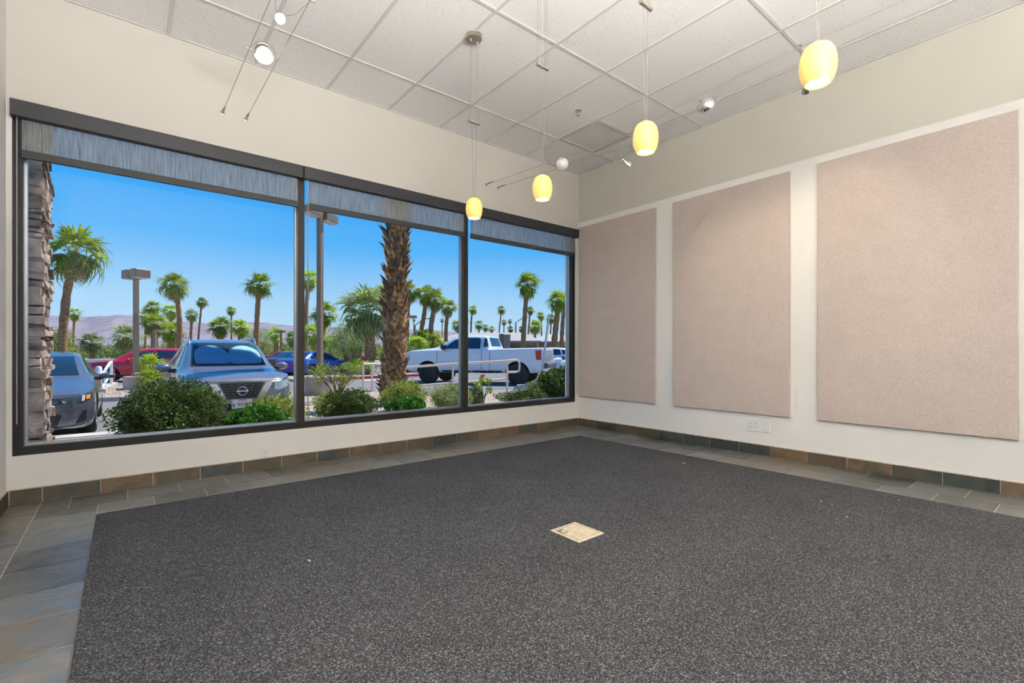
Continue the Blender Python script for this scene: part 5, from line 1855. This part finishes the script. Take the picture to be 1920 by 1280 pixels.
# ---- the big trunk right outside, cut by the shade
p0 = at(737, 760, 12.0)
t = thing('palm_trunk', 'massive shaggy palm trunk rising right outside the middle pane', 'palm tree', (p0.x, p0.y, BZ))
tt = at(745, 395, 12.0) - p0
HT = 17.0
axis = Vector((tt.x, tt.y, tt.z)) / tt.z
dense = [Vector((axis.x * z, axis.y * z, z)) for z in np.linspace(-0.1, HT, 72)]
rad = [0.225 + 0.05 * math.exp(-i / 4.0) - .0008 * i for i in range(72)]
MB().tube(dense, rad, 18).build('trunk', M['bark'], t, True)
g = random.Random(31)
k = 0
zz = 0.05
while zz < HT - .2:
    low = zz < 2.3
    seen_z = zz < 5.6
    for q in range(7 if low else 6):
        a = k * 2.39996 + g.uniform(-.2, .2)
        k += 1
        z1 = zz + g.uniform(-.06, .06)
        r_ = 0.225 + .05 * math.exp(-z1 * 4 / 4.0)
        vis = Vector((math.cos(a), math.sin(a), 0)).dot((CAM - p0).normalized()) > -0.45
        if not vis or not seen_z:
            continue
        o = share(BOOT, parent=t)
        o.location = (axis.x * z1 + math.cos(a) * r_ * .88, axis.y * z1 + math.sin(a) * r_ * .88, z1)
        tilt = g.uniform(4, 20) if low else -g.uniform(-8, 24)
        roll = g.choice((-1, 1)) * g.uniform(.5, .95) if low else g.uniform(-.4, .4)
        o.rotation_euler = (Matrix.Rotation(a - math.pi / 2, 3, 'Z') @ Matrix.Rotation(math.radians(tilt), 3, 'X') @ Matrix.Rotation(roll, 3, 'Y')).to_euler()
        sc = g.uniform(.75, 1.1)
        o.scale = (sc * 1.25, sc, sc * 1.0)
    zz += 0.155 if low else 0.165
for m, var, dd in frond_list(30, 1.9, 99, -45, 8):
    o = bpy.data.objects.new('frond' if not dd else 'dead_frond', FR_ME[(max(0, min(3, var)), 'frond_x' if dd else 'frond')])
    COL.objects.link(o)
    o.parent = t
    o.matrix_local = Matrix.Translation(dense[-1]) @ m

# ---- palms, left to right; distance from the usual crown size (about 3.4 m across)
palm('tall fan palm with a leaning trunk beside the stone column', 141, 472, 31, 1.95, [(139, 495), (130, 520), (122, 570), (117, 640)], 0.235, skirt=12, seed=1, n=42)
palm('slender distant palm right of the leaning palm', 139, 588, 100, 1.75, [(139, 600), (137, 650)], 0.22, parts=False, seed=2, n=26)
palm('short stout palm at left with a brown stub trunk', 173, 643, 60, 1.65, [(173, 655), (173, 676)], 0.30, 'frond_g', parts=False, seed=3, skirt=3)
palm('short bushy palm left of the bronze lamp post', 236, 632, 52, 1.75, [(236, 650), (236, 676)], 0.33, 'frond_g', parts=False, seed=4, skirt=3)
palm('tallest-crowned palm of the clump right of the left lamp post', 285, 577, 70, 1.30, [(285, 600), (287, 660)], 0.24, 'frond_b', parts=False, seed=5)
palm('slim palm on the left side of the clump by the left lamp post', 273, 592, 74, 1.20, [(273, 610), (272, 660)], 0.16, parts=False, seed=6, n=26)
palm('broad drooping palm in the clump behind the small distant lamp', 291, 608, 56, 1.65, [(291, 630), (289, 672)], 0.33, 'frond_b', parts=False, seed=7, n=40, skirt=10)
palm('palm with pale skirt left of the curved-trunk palm', 321, 583, 66, 1.35, [(320, 600), (315, 660)], 0.22, 'frond_b', parts=False, seed=8, skirt=10)
palm('dark bushy palm behind the curved-trunk palm', 322, 620, 60, 1.75, [(322, 640), (321, 672)], 0.34, parts=False, seed=9, n=40)
palm('tall curved-trunk palm above the left end of the sport utility', 327, 534, 50, 1.75, [(330, 552), (335, 575), (337, 600), (336, 640)], 0.26, skirt=9, seed=10, n=40)
palm('small palm with grey-green crown above the sport utility roof', 359, 590, 86, 1.35, [(359, 605), (357, 650)], 0.24, 'frond_g', parts=False, seed=11)
palm('thin leaning palm above the sport utility roof', 379, 567, 92, 1.25, [(377, 580), (374, 610), (370, 660)], 0.19, parts=False, seed=12, skirt=6)
palm('wide low palm above the middle of the sport utility roof', 413, 612, 60, 1.60, [(413, 630), (412, 665)], 0.42, 'frond_b', parts=False, seed=13, n=42, skirt=8)
palm('small high palm between the two low palms over the sport utility', 433, 582, 96, 1.15, [(434, 592), (434, 650)], 0.18, parts=False, seed=14, skirt=4)
palm('low palm over the right half of the sport utility roof', 452, 614, 62, 1.40, [(452, 632), (450, 668)], 0.36, 'frond_b', parts=False, seed=15, n=38, skirt=4)
palm('tall palm in front of the mountains left of the first mullion', 486, 533, 52, 1.70, [(485, 550), (483, 575), (480, 640)], 0.27, skirt=8, seed=16, n=40)
palm('bright palm next to the slim distant lamp post', 517, 628, 62, 1.20, [(518, 645), (518, 676)], 0.30, 'frond_b', parts=False, seed=17, skirt=4)
palm('palm half hidden by the first mullion, left side', 550, 634, 60, 1.30, [(553, 650), (554, 680)], 0.26, 'frond_b', parts=False, seed=18, skirt=6)
palm('yellowing tall palm behind the first mullion', 579, 524, 62, 1.60, [(577, 545), (574, 580), (572, 650)], 0.26, 'frond_b', parts=False, seed=19, skirt=10)
palm('palm behind the tall middle lamp post', 606, 588, 50, 1.60, [(606, 605), (604, 660)], 0.24, parts=False, seed=20, skirt=8, n=40)
palm('low bright palm at the left of the middle lamp post', 590, 628, 54, 1.75, [(590, 650), (590, 680)], 0.25, 'frond_b', parts=False, seed=21, skirt=2)
palm('tiny palm left of the broad grey-green palm', 652, 597, 90, .90, [(652, 606), (652, 650)], 0.12, parts=False, seed=22, n=24)
palm('broad grey-green palm with a thick honeycomb trunk left of the big trunk', 690, 583, 30, 1.95, [(692, 600), (694, 640), (695, 676)], 0.33, 'frond_g', n=52, lo=-62, skirt=0, seed=23, base=BZ, boots=.55)
palm('palm crown peeping out just left of the big trunk', 719, 548, 60, 1.35, [(720, 570), (721, 660)], 0.22, 'frond_b', parts=False, seed=24)
palm('tall palm just right of the big trunk', 768, 546, 48, 1.35, [(765, 562), (763, 600), (762, 675)], 0.26, seed=25, skirt=6)
palm('curving palm, left of the trio over the pickup hood', 797, 552, 48, 1.25, [(798, 568), (796, 590), (790, 615), (787, 668)], 0.24, seed=26, skirt=4)
palm('curving palm, middle of the trio over the pickup hood', 816, 562, 46, 1.30, [(815, 580), (809, 598), (807, 620), (812, 668)], 0.25, seed=27, skirt=7)
palm('straight palm, right of the trio over the pickup hood', 840, 576, 56, 1.25, [(839, 590), (836, 612), (836, 640)], 0.24, parts=False, seed=28, skirt=8)
palm('tall palm at the centre of the right pane', 989, 534, 52, 1.60, [(987, 552), (984, 590), (980, 660)], 0.27, seed=29, skirt=8, n=40)
palm('left one of the two tall palms at the right edge of the window', 1046, 564, 50, 1.45, [(1046, 580), (1042, 615), (1037, 662)], 0.30, 'frond_b', seed=30, skirt=6)
palm('right one of the two tall palms at the right edge of the window', 1061, 566, 56, 1.40, [(1056, 585), (1053, 640)], 0.25, 'frond_b', parts=False, seed=31, skirt=6)
palm('slender palm over the left part of the low building', 940, 580, 95, 1.10, [(939, 592), (934, 640)], 0.15, parts=False, seed=32, n=26)
palm('small palm just right of the slender palm over the low building', 945, 604, 110, .85, [(945, 612), (944, 640)], 0.14, parts=False, seed=33, n=24)
palm('smallest upright palm beside the far street-light pole', 956, 602, 112, .65, [(956, 610), (955, 640)], 0.12, parts=False, seed=34, n=24)
palm('palm behind the right pane tall palm, its crown right of that trunk', 994, 582, 80, .90, [(993, 595), (989, 640)], 0.16, parts=False, seed=35)
palm('bushy low palm above the building hip', 1003, 612, 82, 1.45, [(1003, 630), (1003, 650)], 0.22, parts=False, seed=36, n=40)
palm('thin palm left of the leaning sign post', 1014, 592, 85, .95, [(1015, 604), (1016, 645)], 0.14, parts=False, seed=37)
palm('palm just right of the leaning sign post top', 1033, 597, 78, 1.00, [(1033, 612), (1031, 645)], 0.14, parts=False, seed=38)
palm('thin far palm at the extreme right of the window', 1066, 598, 100, .80, [(1066, 606), (1066, 645)], 0.13, parts=False, seed=39, n=24)
palm('palm partly hidden by the second mullion', 887, 580, 85, 1.10, [(884, 592), (882, 645)], 0.17, parts=False, seed=40)
palm('tiny palm before the mountains left of the pickup trio', 776, 598, 110, .65, [(776, 605), (776, 645)], 0.12, parts=False, seed=41, n=20)
palm('tiny palm between the middle and right trunks of the pickup trio', 829, 600, 110, .65, [(829, 606), (829, 645)], 0.12, parts=False, seed=42, n=20)
palm('bushy palm above the pickup cab left of the second mullion', 858, 610, 82, 1.25, [(858, 625), (858, 650)], 0.2, parts=False, seed=43)
palm('second bushy palm above the pickup cab against the second mullion', 870, 600, 86, 1.1, [(870, 618), (870, 650)], 0.18, parts=False, seed=44)
FARLAB = ['low far palm crown right of the second mullion above the roof', 'low far palm crown, second right of the second mullion', 'low far palm crown left of the slender palm above the roof', 'low far palm crown below the smallest upright palm', 'low far palm crown touching the tall right-pane palm trunk']
for i, (x, y, z, r) in enumerate(((898, 609, 84, 1.0), (910, 614, 86, .8), (922, 617, 88, .75), (957, 617, 84, .75), (977, 617, 84, .7))):
    palm(FARLAB[i], x, y, z, r, [(x, y + 14), (x, 645)], 0.16, parts=False, seed=50 + i, group='palms behind the building ridge', n=26, skirt=2)
SHORT = [('leafy short palm under the trio, left of the pickup', 795, 640, 44, 1.5), ('leafy short palm right behind the pickup nose', 812, 642, 46, 1.35), ('bright short palm near the far lamp post with one arm', 781, 650, 42, 1.2),
         ('low spreading palm left of the olive airy tree', 620, 652, 40, 1.25), ('low fan palm at the foot of the honeycomb palm', 667, 690, 27.5, .70), ('low fan palm left of the short beige rail', 689, 691, 27, .6)]
for i, (lab, x, y, z, r) in enumerate(SHORT):
    palm(lab, x, y, z, r, [(x, y + 12)], 0.14, 'frond_b', parts=(z < 30), seed=70 + i, skirt=0, lo=0, name='low_palm', group='low palms', n=26, base=BZ if z < 30 else None)
palm('spiky yellow-green fan palm behind the left lamp base', 283, 688, 17.4, .62, [(283, 700), (282, 730)], 0.06, 'frond_b', seed=80, skirt=3, lo=-10, n=24, base=BZ, name='low_palm', group='low palms')
palm('lower spiky fan palm beside the sport utility fender', 284, 713, 16.6, .52, [(284, 720), (284, 735)], 0.06, 'frond_b', seed=81, skirt=3, lo=-10, n=22, base=BZ, name='low_palm', group='low palms')
BOOT.name = 'leaf_base'
bpy.data.objects.remove(BOOT, do_unlink=True)

# airy olive tree and further shrubs across the lot
def far_tree(label, px, py, Z, rx, rh, n, size, mt, seed, cat='tree', name='desert_tree'):
    c = at(px, py, Z)
    zg = BZ if Z < 32 else -0.47
    t = thing(name, label, cat, (c.x, c.y, zg))
    cz = c.z - zg
    link('foliage', leaf_mesh('foliage', n, (rx, rx, rh), size, seed, cz, .25, .35, .4, .1, .05), mt, t)
    g = random.Random(seed)
    for k in range(5):
        a = g.uniform(0, 6.28)
        MB().tube([(0, 0, -.05), (math.cos(a) * rx * .2, math.sin(a) * rx * .2, cz * .5), (math.cos(a) * rx * .6, math.sin(a) * rx * .6, cz + rh * .3)], [.09, .06, .02], 6).build('branch', M['twig'], t)
    return t


far_tree('airy olive-green desert tree left of the honeycomb palm', 650, 636, 36, 1.45, 1.25, 6000, .06, M['leaf_o'], 90)
far_tree('second airy olive tree beside the honeycomb palm', 668, 645, 34, .9, .95, 3000, .06, M['leaf_o'], 96)
far_tree('round green tree beside the stone column', 108, 640, 40, 1.0, 1.1, 4000, .07, M['leaf_l'], 91)
far_tree('grey-green feathery tree over the right of the sport utility', 487, 640, 66, 2.4, 1.9, 4200, .10, M['leaf_o'], 92)
far_tree('clipped green hedge behind the short beige rail', 730, 676, 30, 1.0, .45, 2600, .05, M['leaf_l'], 93, 'hedge', 'clipped_hedge')
far_tree('small clipped bush before the white wall', 166, 688, 30, .42, .36, 1200, .05, M['leaf_l'], 94, 'shrub', 'clipped_bush')
far_tree('pale green shrub row behind the blue coupe', 615, 668, 42, 1.8, .7, 2600, .07, M['leaf_l'], 95, 'shrub', 'shrub_row')

# the far belt of greenery: one uncountable mass for each stretch
g = np.random.RandomState(17)
for (x0, x1, lab, cnt, zr) in ((40, 575, 'dense belt of far trees and brush below the mountains at left', 60, (75, 125)), (575, 800, 'dense belt of far trees and brush behind the cars in the middle', 30, (60, 110)),
                               (880, 1100, 'low dark brush line beyond the building at right', 16, (92, 120))):
    V, Fc = [], []
    for k in range(cnt):
        px = x0 + (x1 - x0) * (k + g.uniform(0, 1)) / cnt
        Z = g.uniform(*zr)
        ty = g.uniform(641, 655)
        c = at(px, ty, Z)
        h = max(1.2, c.z + .47)
        me = leaf_mesh('tmp', 330, (g.uniform(1.6, 3.4), g.uniform(1.6, 3.0), h * .55), .22, g.randint(99999), 0, .3, .3, .6)
        co = np.array([v.co for v in me.vertices]) + np.array([c.x, c.y, -.47 + h * .5])
        Fc += (np.arange(len(co)).reshape(-1, 4) + len(V)).tolist()
        V += co.tolist()
        bpy.data.meshes.remove(me)
    me = bpy.data.meshes.new('tree_belt')
    me.from_pydata(V, [], Fc)
    tag(link('tree_belt', me, M['leaf_far']), lab, 'trees', kind='stuff')
